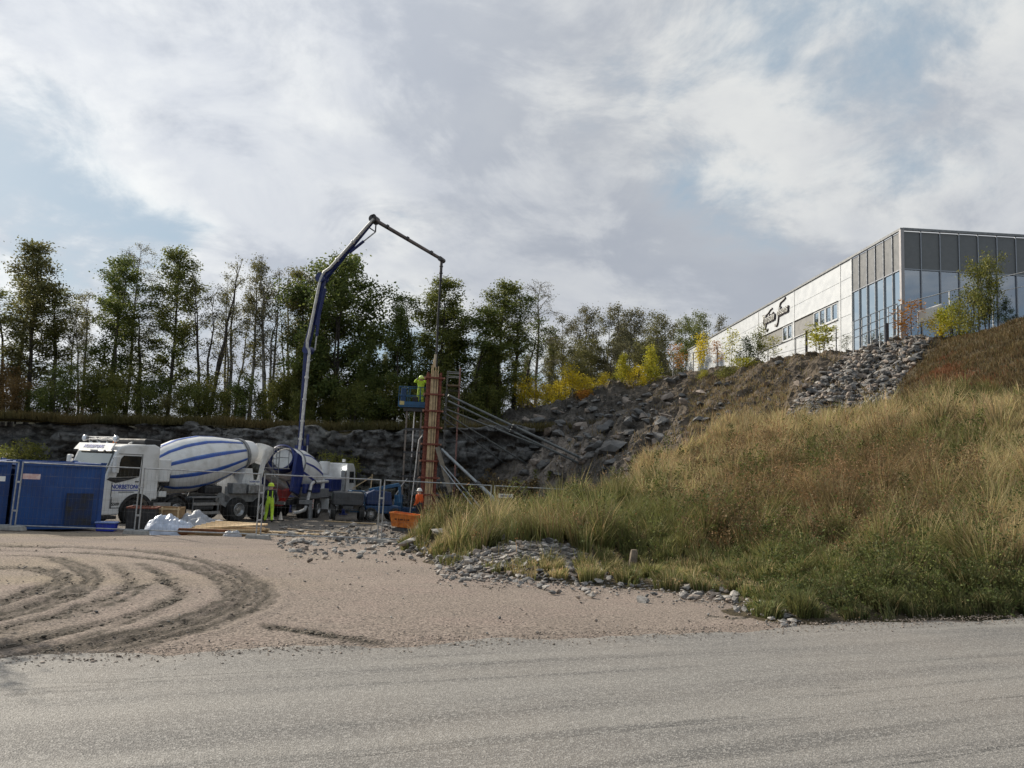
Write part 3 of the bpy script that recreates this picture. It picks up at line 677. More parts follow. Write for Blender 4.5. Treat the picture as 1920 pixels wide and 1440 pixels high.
# ------------------------------------------------------------------ wheels
tyre_me = None
def wheel(parent, pos, r=.51, wd=.32, out=1, dual=False, dirx=(0, 1, 0)):
    ax = Vector(dirx) * out
    ro = r
    mb = MB(); w2 = wd if not dual else wd * 2
    mb.lathe([(-w2 / 2, ro * .56), (-w2 / 2, ro * .86), (-w2 / 2 + .05, ro * .98), (-w2 / 2 + .1, ro), (w2 / 2 - .1, ro), (w2 / 2 - .05, ro * .98), (w2 / 2, ro * .86), (w2 / 2 - .02, ro * .56)], pos, ax, 28)
    o = mb.build('wheel', rubber, parent, smooth=True)
    mb = MB(); k = -.12 if dual else .02
    mb.lathe([(w2 / 2 - .01, ro * .57), (w2 / 2 + .005, ro * .54), (w2 / 2 - .05, ro * .5), (w2 / 2 + k, ro * .36), (w2 / 2 + k, ro * .24), (w2 / 2 + k + .06, ro * .2), (w2 / 2 + k + .08, .02), (w2 / 2 + k + .08, .0)], pos, ax, 20)
    for j in range(10):
        a = j * math.pi / 5; u_ = ax.cross(Vector((0, 0, 1))); q = Vector(pos) + ax * (w2 / 2 + k + .015) + (u_ * math.cos(a) + Vector((0, 0, 1)) * math.sin(a)) * ro * .3
        mb.box(q, (.04, .04, .04))
    mb.build('rim', rim_m, o, smooth=True)
    return o

# ------------------------------------------------------------------ mixer truck
def drum_parts(root, org, axis, prof, ns, off0):
    dm = MB().lathe(prof, org, axis, 72, caps=True).build('drum', white, root, smooth=True)
    for k in range(ns):
        a = off0 + k * 2 * math.pi / ns; p2 = [(q_, np.interp(q_, [p[0] for p in prof], [p[1] for p in prof])) for q_ in (.12, .55, 1.25, 1.6, 2.3, 3.1, 4.38)]
        p2 = [(p[0], p[1]) for p in p2]
        MB().lathe(p2, org, axis, 4, a, a + .105, .010).build('stripe', stripe, dm, fix=False)
        MB().lathe(p2, org, axis, 2, a + .105, a + .15, .010).build('stripe', mat('stripe_pale', (.10, .20, .48), .4, 0, .2, 3), dm, fix=False)
    return dm
TL = Vector((-16.75, 30.6, 0)); TL.z = float(G(0, 34)) - .02
t1 = thing('mixer_truck', 'white concrete mixer truck with blue striped drum, cab facing the containers', 'truck', TL, R(-120)); t1.scale = (1.06,) * 3
def build_cab(root):
    yw = 1.24
    prof = [(0, .42), (.05, 1.0), (.03, 1.62), (-.05, 1.75), (-.42, 2.76), (-.58, 2.96), (-.9, 3.04), (-2.0, 3.10), (-2.24, 3.0), (-2.28, .98), (-2.06, .98)]
    arch = [(-1.42 - .66 * math.cos(a), .50 + .66 * math.sin(a)) for a in np.linspace(R(20), R(172), 9)]
    prof += arch + [(-.74, .42)]
    cb = MB().prism(prof, -yw, yw).build('cab', white, root, bevel=.06)
    # windscreen
    def scr(z): return -.05 - (z - 1.75) * .37 / 1.01
    v = [(scr(1.78) + .02, -1.12, 1.78), (scr(1.78) + .02, 1.12, 1.78), (scr(2.74) + .02, 1.06, 2.74), (scr(2.74) + .02, -1.06, 2.74)]
    MB().add(v + [(a - .03, b_, c_) for a, b_, c_ in v], [(0, 1, 2, 3), (7, 6, 5, 4), (0, 4, 5, 1), (1, 5, 6, 2), (2, 6, 7, 3), (3, 7, 4, 0)]).build('windscreen', glass_t, cb)
    v = [(scr(1.74) + .008, -1.19, 1.74), (scr(1.74) + .008, 1.19, 1.74), (scr(2.78) + .008, 1.14, 2.78), (scr(2.78) + .008, -1.14, 2.72)]
    MB().add(v + [(a - .03, b_, c_) for a, b_, c_ in v], [(0, 1, 2, 3), (7, 6, 5, 4), (0, 4, 5, 1), (1, 5, 6, 2), (2, 6, 7, 3), (3, 7, 4, 0)]).build('windscreen_surround', mat('screen_dark', (.05, .06, .06), .4, 0, .2, 4), cb)
    MB().tube([(scr(1.8) + .05, .2, 1.8), (scr(2.2) + .05, -.5, 2.2)], .012, 5).build('wiper', black, cb)
    # front: grille, bumper, headlights
    MB().box((.055, 0, 1.25), (.03, 1.7, .55)).build('grille', black, cb, bevel=.01)
    for z in (1.1, 1.2, 1.3, 1.4): MB().box((.075, 0, z), (.02, 1.66, .03)).build('grille_bar', gsteel, cb)
    MB().box((.03, 0, .62), (.14, 2.46, .36)).build('bumper', white, cb, bevel=.05)
    for s in (-1, 1):
        MB().box((.095, s * .98, .74), (.03, .34, .2)).build('headlight', lampw, cb, bevel=.02)
    for s in (-1, 1):
        y = s * (yw + .004)
        poly = [(-.50, 1.82), (-1.42, 1.86), (-1.46, 2.62), (-.72, 2.62), (-.62, 2.5)]
        MB().prism(poly, y - s * .02, y + s * .012).build('side_window', mat('cab_side_glass', (.02, .022, .024), .06, 0, .3, 2), cb)
        poly = [(-.14, 1.72), (-.50, 1.60), (-1.0, 1.72), (-1.42, 1.84), (-.50, 1.80), (-.24, 1.80)]
        MB().prism(poly, y - s * .02, y + s * .008).build('window_trim', black, cb)
        sm = MB()
        sm.box((-.36, y, 1.15), (.022, .014, .95)); sm.box((-1.50, y, 1.95), (.02, .014, 1.5)); sm.box((-.70, y, .69), (.66, .014, .022)); sm.box((-1.0, y, 2.68), (.95, .014, .02))
        sm.box((-.40, y, .88), (.022, .014, .42)); sm.build('door_seam', black, cb)
        fold = MB(); fold.bar((-.1, y - s * .01, 1.02), (-1.6, y - s * .01, 1.24), .03, .12); fold.bar((-1.6, y - s * .01, 1.24), (-2.22, y - s * .01, 1.30), .03, .12)
        fold.build('body_crease', white, cb)
        MB().box((-1.36, y + s * .01, 1.66), (.16, .03, .035)).build('door_handle', black, cb)
        mr = MB(); mr.box((-.30, s * 1.47, 2.28), (.16, .22, .62)); ob = mr.build('mirror', white, cb, bevel=.04)
        MB().bar((-.35, s * 1.2, 2.5), (-.32, s * 1.4, 2.45), .05).build('mirror_arm', black, ob); MB().bar((-.35, s * 1.2, 2.0), (-.32, s * 1.4, 2.1), .05).build('mirror_arm', black, ob)
        fl = MB(); fl.lathe([(-.02, .66), (.05, .72), (.05, .60), (-.02, .60)], (-1.42, s * (yw - .03), .50), (0, s, 0), 20, R(8), R(172)); fl.build('wheel_arch', black, cb)
        MB().box((-.36, s * 1.15, .34), (.6, .2, .12)).build('step', black, cb, bevel=.02)
    # sun visor with name, light bar, horns, deflector
    v = [(-.36, -1.16, 2.80), (-.36, 1.16, 2.80), (-.54, 1.12, 3.06), (-.54, -1.12, 3.06)]
    vz = MB().add([(a + .14, b_, c_) for a, b_, c_ in v] + [(a + .08, b_, c_) for a, b_, c_ in v], [(0, 1, 2, 3), (7, 6, 5, 4), (0, 4, 5, 1), (1, 5, 6, 2), (2, 6, 7, 3), (3, 7, 4, 0)]).build('sun_visor', signw, cb)
    text_mesh('visor_text', 'NORBETONG', .20, mat('logo_blue', (.02, .05, .30), .5, 0, .1, 4), vz, frame((-.30, 0, 2.93), (0, 1, 0), (-.18, 0, .26)), .004, 0, .004)
    lb = MB(); lb.tube([(-.55, -.95, 3.2), (-.55, .95, 3.2)], .03, 8); lb.tube([(-.62, -.9, 3.28), (-.62, .9, 3.28)], .03, 8)
    for y in (-.8, -.3, .3, .8): lb.bar((-.6, y, 3.0), (-.58, y, 3.28), .03)
    lbo = lb.build('light_bar', rim_m, cb)
    for y in (-.98, .98):
        q = MB().lathe([(-.10, .02), (-.08, .09), (0, .13), (.03, .13)], (-.50, y, 3.24), (1, 0, 0), 16, caps=True).build('spot_lamp', rim_m, lbo, smooth=True)
        MB().lathe([(0, .12), (.03, .09), (.04, .0)], (-.47, y, 3.24), (1, 0, 0), 16).build('lamp_lens', lampw, q, smooth=True)
    for y in (-.5, 0, .5): MB().lathe([(0, .03), (.05, .05), (.06, .0)], (-.52, y, 3.06), (1, 0, 0), 10).build('marker_lamp', lampw, cb)
    MB().lathe([(0, .07), (.06, .06), (.12, .04), (.13, 0)], (-1.3, -.3, 3.09), (0, 0, 1), 12).build('beacon', orange, cb, smooth=True)
    MB().tube([(-1.5, .3, 3.08), (-1.5, .55, 3.15)], .04, 8).build('horn', rim_m, cb)
    d = MB().prism([(-1.55, 3.10), (-1.62, 3.02), (-2.26, 2.86), (-2.30, 3.28), (-1.60, 3.30)], -1.20, 1.20).build('roof_deflector', black, cb, bevel=.06)
    # sleeper panel bulge, door print
    lg = mat('logo_blue', (.02, .05, .30), .5, 0, .1, 4)
    for s in (1, -1):
        y = s * (yw + .006); fx = frame((-.93, y, 1.46), (-s, 0, 0), (0, 0, 1)); text_mesh('door_text', 'NORBETONG', .215, lg, cb, fx, .003, 0, .006, .88)
        MB().box((-.93, y, 1.335), (1.12, .006, .028)).build('door_underline', lg, cb)
        MB().box((-.96, y, 1.27), (.62, .006, .035)).build('door_small_print', gsteel, cb)
        fx = frame((-.56, y, .82), (-s, 0, 0), (0, 0, 1)); text_mesh('fleet_number', '5509', .15, black, cb, fx, .003, 0, .004)
    return cb
build_cab(t1)
fr = MB()
for s in (-1, 1): fr.box((-5.3, s * .42, .88), (8.2, .10, .28))
for x in (-2.6, -4.4, -5.6, -8.6): fr.box((x, 0, .88), (.12, .74, .2))
ch = fr.build('chassis', dsteel, t1)
for x, dual in ((-1.42, False), (-3.25, False), (-6.35, True), (-7.72, True)):
    for s in (-1, 1): wheel(t1, (x, s * (1.02 if not dual else .90), .51), .51, .31, s, dual)
ax1 = Vector((-1, 0, .205)).normalized(); o1 = Vector((-2.72, 0, 2.0))
prof1 = [(-.05, .62), (.0, .70), (.55, .98), (1.25, 1.13), (1.6, 1.15), (2.3, 1.15), (3.1, 1.01), (4.5, .66), (5.0, .56), (5.2, .50)]
dm = drum_parts(t1, o1, ax1, prof1, 11, .25)
MB().lathe([(4.42, .72), (4.42, .76), (4.58, .72), (4.58, .66)], o1, ax1, 40).build('drum_ring', gsteel, dm, smooth=True)
mb = MB().lathe([(-.42, .30), (-.35, .42), (-.05, .46)], o1, ax1, 20, caps=True); mb.build('gearbox', white, t1, smooth=True)
mb = MB(); mb.tube([(-2.62, .86, 2.55), (-2.62, .86, 2.55 - .9)], .34, 18); mb.build('water_tank', white, t1, smooth=True, bevel=.05)
mb = MB(); mb.prism([(-2.45, 1.1), (-2.95, 1.1), (-2.85, 2.2), (-2.55, 2.2)], -.5, .5); mb.build('front_stand', white, t1)
mb = MB(); mb.prism([(-6.6, 1.05), (-7.6, 1.05), (-7.3, 2.3), (-6.95, 2.3)], -.75, .75); mb.build('rear_stand', white, t1)
mb = MB(); mb.box((-2.75, .95, 1.75), (.3, .3, .5)); mb.build('pump_unit', black, t1, bevel=.04)
mb = MB(); mb.tube([(-2.4, .9, 1.1), (-2.45, 1.05, 1.45), (-2.6, 1.1, 1.7), (-2.5, 1.0, 2.1)], .035, 6); mb.tube([(-2.4, .7, 1.2), (-2.55, .98, 1.3), (-2.75, 1.0, 1.55)], .03, 6); mb.build('hose', black, t1)
mb = MB()
mb.box((-2.60, .98, 1.18), (.34, .26, .22)); mb.build('battery_box', signw, t1, bevel=.02)
for s in (1, -1):
    # fender over the rear pair
    pts = [(-5.55, .75), (-5.75, 1.16), (-8.35, 1.16), (-8.55, .75)]
    mb = MB()
    for a, b_ in zip(pts[:-1], pts[1:]): mb.bar((a[0], s * .92, a[1]), (b_[0], s * .92, b_[1]), .035, .66)
    mb.build('mudguard', gsteel, t1)
    mb = MB(); mb.lathe([(-.3, .62), (.02, .62), (.02, .66), (-.3, .66)], (-3.25, s * 1.1, .51), (0, s, 0), 16, R(5), R(175)); mb.build('mudguard', black, t1)
    mb = MB(); mb.box((-4.55, s * 1.15, 1.06), (1.5, .36, .05)); mb.bar((-3.95, s * 1.22, .45), (-3.95, s * 1.22, 1.05), .04); mb.bar((-5.2, s * 1.22, .45), (-5.2, s * 1.22, 1.05), .04); mb.build('side_frame', gsteel, t1)
    mb = MB(); mb.box((-4.6, s * 1.22, .78), (1.3, .035, .12)); mb.box((-4.6, s * 1.22, .42), (1.3, .035, .12)); mb.build('side_guard', steel, t1)
    mb = MB(); mb.box((-2.55, s * 1.18, .78), (.75, .06, .15)); mb.build('side_guard', steel, t1)
    mb = MB(); mb.box((-4.55, s * .95, .75), (1.0, .45, .45)); mb.build('fuel_tank', dsteel, t1, bevel=.08)
    mb = MB(); mb.box((-6.3, s * 1.0, 1.42), (.75, .4, .45)); mb.build('tool_box', gsteel, t1, bevel=.03); mb = MB(); mb.box((-7.2, s * 1.05, 1.4), (.8, .3, .4)); mb.build('tool_box', steel, t1, bevel=.03)
    mb = MB(); mb.box((-5.15, s * .7, 1.35), (.9, .5, .35)); mb.build('cylinder_box', black, t1, bevel=.08)
mb = MB().lathe([(0, .28), (.1, .32), (.8, .48), (.82, .43)], (-8.35, 0, 2.55), (-.35, 0, 1), 20); mb.build('hopper', white, t1, smooth=True)
mb = MB(); mb.prism([(-7.55, 1.05), (-7.75, 1.05), (-8.2, 3.2), (-8.0, 3.2)], .62, .72); mb.prism([(-7.55, 1.05), (-7.75, 1.05), (-8.2, 3.2), (-8.0, 3.2)], -.72, -.62); mb.build('hopper_frame', white, t1)
mb = MB()
for y in (.72, 1.12): mb.tube([(-8.5, y, .9), (-8.5, y, 3.3)], .022, 6)
for z in np.arange(1.1, 3.3, .28): mb.tube([(-8.5, .72, z), (-8.5, 1.12, z)], .016, 5)
mb.build('ladder', gsteel, t1)
mb = MB(); mb.box((-8.75, .75, 2.35), (.7, .9, .04))
for p in ((-8.45, 1.15), (-9.05, 1.15), (-9.05, .35)): mb.tube([(p[0], p[1], 2.35), (p[0], p[1], 3.3)], .02, 6)
mb.tube([(-8.45, 1.15, 3.3), (-9.05, 1.15, 3.3), (-9.05, .35, 3.3)], .02, 6); mb.tube([(-8.45, 1.15, 2.85), (-9.05, 1.15, 2.85), (-9.05, .35, 2.85)], .02, 6); mb.build('platform', gsteel, t1)
mb = MB()
arcp = [(math.cos(a) * .3, math.sin(a) * .3) for a in np.linspace(R(185), R(355), 9)]
A0 = Vector((-8.6, 0, 2.3)); B0 = Vector((-9.7, .35, 1.55)); rows_ = []
for p in (A0, B0):
    d = (B0 - A0).normalized(); sd = d.cross(Vector((0, 0, 1))).normalized(); up = sd.cross(d); rows_.append([p + sd * a + up * b_ for a, b_ in arcp])
mb.add(rows_[0] + rows_[1], [(i, i + 1, i + 10, i + 9) for i in range(8)]); cho = mb.build('chute', gsteel, t1); sol = cho.modifiers.new('s', 'SOLIDIFY'); sol.thickness = .02
mb = MB(); mb.box((-9.0, 0, .75), (.1, 2.3, .14)); mb.build('rear_bumper', steel, t1)
for s in (-1, 1): MB().box((-9.06, s * .95, .92), (.04, .3, .12)).build('tail_lamp', mat('lamp_red', (.35, .02, .015), .3, 0, .1, 5), t1)
fx = frame((-7.1, 1.215, 1.72), (-1, 0, 0), (0, 0, 1)); MB().box((-7.1, 1.20, 1.72), (.75, .02, .16)).build('name_plate', signw, t1); text_mesh('plate_text', 'NORBETONG', .1, MATS['logo_blue'], t1, fx, .003)

# ------------------------------------------------------------------ pump truck with drum and placing boom
T2 = Vector((-11.75, 39.8, 0)); T2.z = float(G(0, 44)) - .02
t2 = thing('pump_truck', 'blue and white concrete pump truck with striped drum backed up to the mixer', 'truck', T2, R(85))
# local x forward (away from us); the visible side is -y (right)
fr = MB()
for s in (-1, 1): fr.box((4.9, s * .42, .9), (9.2, .1, .3))
for x in (.6, 3, 5, 8): fr.box((x, 0, .9), (.12, .74, .2))
fr.build('chassis', dsteel, t2)
for x in (1.55, 2.95, 6.6, 8.4):
    for s in (-1, 1): wheel(t2, (x, s * .9, .51), .51, .31, s, x < 4)
ax2 = Vector((1, 0, -.30)).normalized(); o2 = Vector((.55, 0, 3.05))
prof2 = [(-.25, .50), (.0, .60), (.05, .66), (.7, .86), (.72, .87), (1.5, 1.10), (2.2, 1.16), (3.0, 1.16), (3.9, .9), (4.5, .62)]
d2 = MB().lathe(prof2, o2, ax2, 72, caps=True).build('drum', white, t2, smooth=True)
for k in range(11):
    a = .1 + k * 2 * math.pi / 11; MB().lathe([p for p in prof2 if p[0] > .71 and p[0] < 4], o2, ax2, 4, a, a + .105, .010).build('stripe', mat('stripe_navy', (.025, .04, .25), .4, 0, .2, 3), d2, fix=False)
MB().lathe([(.68, .86), (.68, .91), (.76, .92), (.76, .88)], o2, ax2, 40).build('drum_ring', gsteel, d2, smooth=True)
mb = MB().lathe([(-.55, .62), (-.5, .70), (.02, .74), (.04, .68)], o2, ax2, 28); mb.build('charge_hood', blue, t2, smooth=True)
mb = MB(); mb.prism([(-.55, 1.5), (.5, 1.3), (1.0, 2.4), (.5, 3.3), (-.1, 3.45), (-.35, 2.6)], -.95, -.78); mb.build('drum_stand', blue, t2, bevel=.03); mb = MB(); mb.prism([(-.55, 1.5), (.5, 1.3), (1.0, 2.4), (.5, 3.3), (-.1, 3.45), (-.35, 2.6)], .78, .95); mb.build('drum_stand', blue, t2, bevel=.03)
mb = MB(); mb.add([(-1.2, -.8, 1.55), (-1.2, .8, 1.55), (.1, .8, 1.6), (.1, -.8, 1.6), (-.9, -.4, .75), (-.9, .4, .75), (-.2, .4, .75), (-.2, -.4, .75)], [(0, 1, 5, 4), (1, 2, 6, 5), (2, 3, 7, 6), (3, 0, 4, 7), (4, 5, 6, 7)]); q = mb.build('receiving_hopper', mat('hopper_red', (.25, .03, .03), .6, 0, .3, 5), t2); sol = q.modifiers.new('s', 'SOLIDIFY'); sol.thickness = .03
mb = MB(); mb.box((3.2, -1.0, 1.35), (4.4, .35, .42)); mb.build('side_locker', gsteel, t2, bevel=.03); mb = MB(); mb.box((5.6, -1.08, 1.75), (2.0, .4, .7)); mb.build('tank_box', blue, t2, bevel=.05)
mb = MB(); mb.box((1.7, -1.16, 1.62), (2.4, .2, .5)); mb.build('side_skirt', blue, t2, bevel=.05)
mb = MB(); mb.box((2.4, -1.12, 1.13), (3.6, .4, .05)); mb.build('deck_edge', steel, t2)
for x in (.7, 4.1): MB().box((x, -1.12, .72), (.05, .5, .6)).build('mud_flap', signw if x > 3 else black, t2)
mb = MB(); mb.tube([(3.6, -1.38, 1.98), (1.3, -1.38, 1.95), (1.0, -1.38, 1.85), (.85, -1.38, 1.55), (.55, -1.38, .85), (.3, -1.36, .55), (-.1, -1.2, .45), (-.35, -1.0, .42)], .085, 10); pq = mb.build('delivery_pipe', pipe_m, t2, smooth=True)
for p in ((1.4, -1.38, 1.95), (.82, -1.38, 1.48), (.5, -1.38, .78)): MB().lathe([(-.05, .09), (-.05, .12), (.05, .12), (.05, .09)], p, (1, 0, .2) if p[0] > 1.2 else (.4, 0, 1), 14).build('pipe_clamp', black, pq)
# outriggers
for x in (.5, 6.2):
    for s in (-1, 1):
        mb = MB(); mb.box((x, s * 1.35, .95), (.22, .7, .22)); mb.box((x, s * 1.62, .55), (.16, .16, .9)); mb.box((x, s * 1.62, .06), (.4, .4, .05)); mb.build('outrigger', gsteel if x < 1 else blue, t2)
        mb = MB(); mb.box((x, s * 1.72, .85), (.1, .03, .5)); mb.build('warning_strip', mat('warning_red', (.5, .05, .03), .5, 0, .3, 12, col2=(.75, .7, .65), lo=.48, hi=.5), t2)
# its cab, seen from behind
cbx = [(9.2, .5), (9.9, .5), (9.85, 1.6), (9.5, 2.75), (9.1, 3.05), (7.75, 3.05), (7.65, 1.1), (9.0, 1.1)]
c2b = MB().prism(cbx, -1.22, 1.22).build('cab', white, t2, bevel=.07)
for s in (-1, 1):
    MB().prism([(8.3, 1.85), (9.3, 1.85), (9.15, 2.55), (8.3, 2.55)], s * 1.20, s * 1.235).build('side_window', MATS['cab_side_glass'], c2b)
    MB().box((9.5, s * 1.45, 2.2), (.14, .2, .6)).build('mirror', black, c2b, bevel=.03)
MB().box((8.0, -.9, 3.2), (.25, .18, .2)).build('exhaust_cap', white, c2b, bevel=.04)
lw = bpy.data.materials.new('work_lamp'); lw.use_nodes = True; e = lw.node_tree.nodes['Principled BSDF']; e.inputs['Emission Color'].default_value = (1, 1, .95, 1); e.inputs['Emission Strength'].default_value = 6
for z in (2.75, 1.95): MB().lathe([(0, .10), (-.04, .09), (-.06, 0)], (7.5, -1.1, z), (1, 0, 0), 12).build('work_lamp', lw, t2, smooth=True)
mb = MB(); mb.tube([(7.35, -1.15, 1.0), (7.35, -1.15, 2.6)], .16, 12); mb.build('exhaust_stack', steel, t2, smooth=True)
mb = MB(); mb.tube([(5.6, -.5, 2.35), (5.6, -.5, 3.1)], .3, 16); mb.build('water_tank', white, t2, smooth=True, bevel=.05)
# boom turret
pa = P(563, 842, 45.9); pb = P(578, 657, 45.5); pc = P(604, 522, 45.0); pd = P(702, 412, 44.2); pe = P(828, 487, 43.4)
Minv = t2.matrix_basis.inverted() if False else (Matrix.Translation(T2) @ Matrix.Rotation(R(85), 4, 'Z')).inverted()
L = lambda p: Minv @ Vector(p)
la, lb_, lc, ld, le = map(L, (pa, pb, pc, pd, pe))
mb = MB(); mb.lathe([(-1.9, .55), (-1.2, .5), (-1.2, .38), (-.3, .34), (-.3, .4)], (la.x, la.y, la.z), (0, 0, 1), 20, caps=True); mb.box((la.x, la.y, la.z - .15), (.5, .5, .7)); tur = mb.build('boom_turret', blue, t2)
out = Vector((.0, -1, 0)); perp = (L(pe) - L(pa)); perp.z = 0; perp.normalize(); sidev = perp.cross(Vector((0, 0, 1))).normalized()
if (Matrix.Rotation(R(85), 3, 'Z') @ sidev).y > 0: sidev = -sidev
def boom(name, a, b_, w0, w1, m, par):
    a = Vector(a); b_ = Vector(b_); d = (b_ - a).normalized(); s = sidev; u_ = s.cross(d).normalized(); v = []
    for p, ww in ((a, w0), (b_, w1)):
        for i, j in ((-1, -1), (1, -1), (1, 1), (-1, 1)): v.append(p + s * i * ww * .42 + u_ * j * ww * .5)
    return MB().add(v, [(0, 3, 2, 1), (4, 5, 6, 7), (0, 1, 5, 4), (1, 2, 6, 5), (2, 3, 7, 6), (3, 0, 4, 7)]).build(name, m, par, bevel=.02)
darkb = mat('boom_dark', (.06, .055, .055), .55, .2, .3, 6)
sh = perp * .14
s1 = boom('boom_section', la, lb_ - sh, .28, .22, boomblue, t2); s2 = boom('boom_section', lb_ - sh * 1.2, lc + sh, .32, .28, boomblue, t2)
s3 = boom('boom_section', lc + sh * .8, ld, .36, .16, boomblue, t2); s4 = boom('boom_section', ld, le, .24, .15, darkb, t2)
for p, r_, m in ((lb_, .24, boomblue), (lc, .30, boomblue), (ld, .24, darkb), (le, .14, darkb)): MB().lathe([(-.28, r_ * .5), (-.28, r_), (.28, r_), (.28, r_ * .5)], p, sidev, 18, caps=True).build('boom_joint', m, t2, smooth=True)
ps = sidev * .24 + perp * .10
mb = MB(); mb.tube([la + ps + perp * .05 + Vector((0, 0, -.5)), la + ps, la.lerp(lb_, .97) + ps + sh, lb_ + ps + sh * .6 + Vector((0, 0, .05))], .085, 10); mb.build('boom_pipe', pipe_m, s1, smooth=True)
mb = MB(); mb.tube([lb_ + ps + sh * .6, lb_.lerp(lc, .04) + ps - sh * .4, lb_.lerp(lc, .12) + ps - sh * .9, lb_.lerp(lc, .2) + ps - sh * .6, lb_.lerp(lc, .94) + ps - sh * .4, lc + ps], .085, 10); mb.build('boom_pipe', pipe_m, s2, smooth=True)
mb = MB(); mb.tube([lc + ps, lc.lerp(ld, .06) + ps - sh * .3 + Vector((0, 0, .12)), lc.lerp(ld, .16) + ps, lc.lerp(ld, .97) + ps, ld + ps], .085, 10); mb.build('boom_pipe', pipe_m, s3, smooth=True)
mb = MB(); mb.tube([ld + ps * .7, ld.lerp(le, .98) + ps * .7, le + ps * .3], .075, 10); mb.build('boom_pipe', mat('dirty_pipe', (.16, .13, .12), .6, .2, .3, 6), s4, smooth=True)
for sct, a, b_, ks in ((s1, la, lb_, (.1, .28, .5, .72)), (s3, lc, ld, (.3, .6)), (s4, ld, le, (.2, .5, .85))):
    for k in ks:
        q = a.lerp(b_, k) + ps * (.7 if sct is s4 else 1) + (sh * k if sct is s1 else Vector((0, 0, 0))); MB().lathe([(-.06, .09), (-.06, .125), (.06, .125), (.06, .09)], q, (b_ - a), 14).build('pipe_clamp', pipe_m if sct is not s4 else darkb, sct)
def cyl(a, b_, k, r_, par):
    a = Vector(a); b_ = Vector(b_); mb = MB(); mb.tube([a, a.lerp(b_, k)], r_, 10); q = mb.build('hydraulic_cylinder', boomblue, par, smooth=True); mb = MB(); mb.tube([a.lerp(b_, k), b_], r_ * .5, 8); mb.build('cylinder_rod', rim_m, q, smooth=True)
cyl(la + perp * .55 + Vector((0, 0, .9)) + perp * -.1, la + perp * .5 + Vector((0, 0, -.6)), .45, .09, s1)
cyl(lb_.lerp(lc, .5) + sh * 2, lb_ + sh * 3.2, .6, .09, s2); cyl(lb_.lerp(lc, .35) + sh * 1.5, lc + sh * 1.8 - Vector((0, 0, .5)), .95, .12, s2)
cyl(lc.lerp(ld, .48) + perp * .18 - Vector((0, 0, .14)), ld + perp * .12 - Vector((0, 0, .75)), .55, .085, s3)
mb = MB(); q = ld + perp * .12 - Vector((0, 0, .75)); mb.bar(q, ld + perp * .12, .07); mb.bar(q, lc.lerp(ld, .88), .07); mb.build('boom_link', darkb, s3)
ring = MB().lathe([(-.03, .10), (-.03, .14), (.03, .14), (.03, .10)], ld + Vector((0, 0, .1)) + perp * .1 + sidev * .3, sidev, 16); ring.build('pipe_elbow', darkb, s4, smooth=True)
# end hose
h0 = le + Vector((0, 0, -.05)) ; h1 = L(P(826, 525, 43.4)); h2 = L(P(821, 600, 43.35)); h3 = L(P(818, 690, 43.3))
hz_ = MB().tube([h0, h0.lerp(h1, .5), h1], .085, 10).build('hose_coupling', darkb, t2, smooth=True)
MB().tube([h1, h1.lerp(h2, .5), h2, h2.lerp(h3, .5), h3], .062, 10).build('end_hose', hose_m, t2, smooth=True)
for k in (.3, .65, 1.0): MB().lathe([(-.03, .085), (-.03, .11), (.03, .11), (.03, .085)], h0.lerp(h1, k), (0, 0, 1), 12).build('hose_clamp', darkb, hz_)

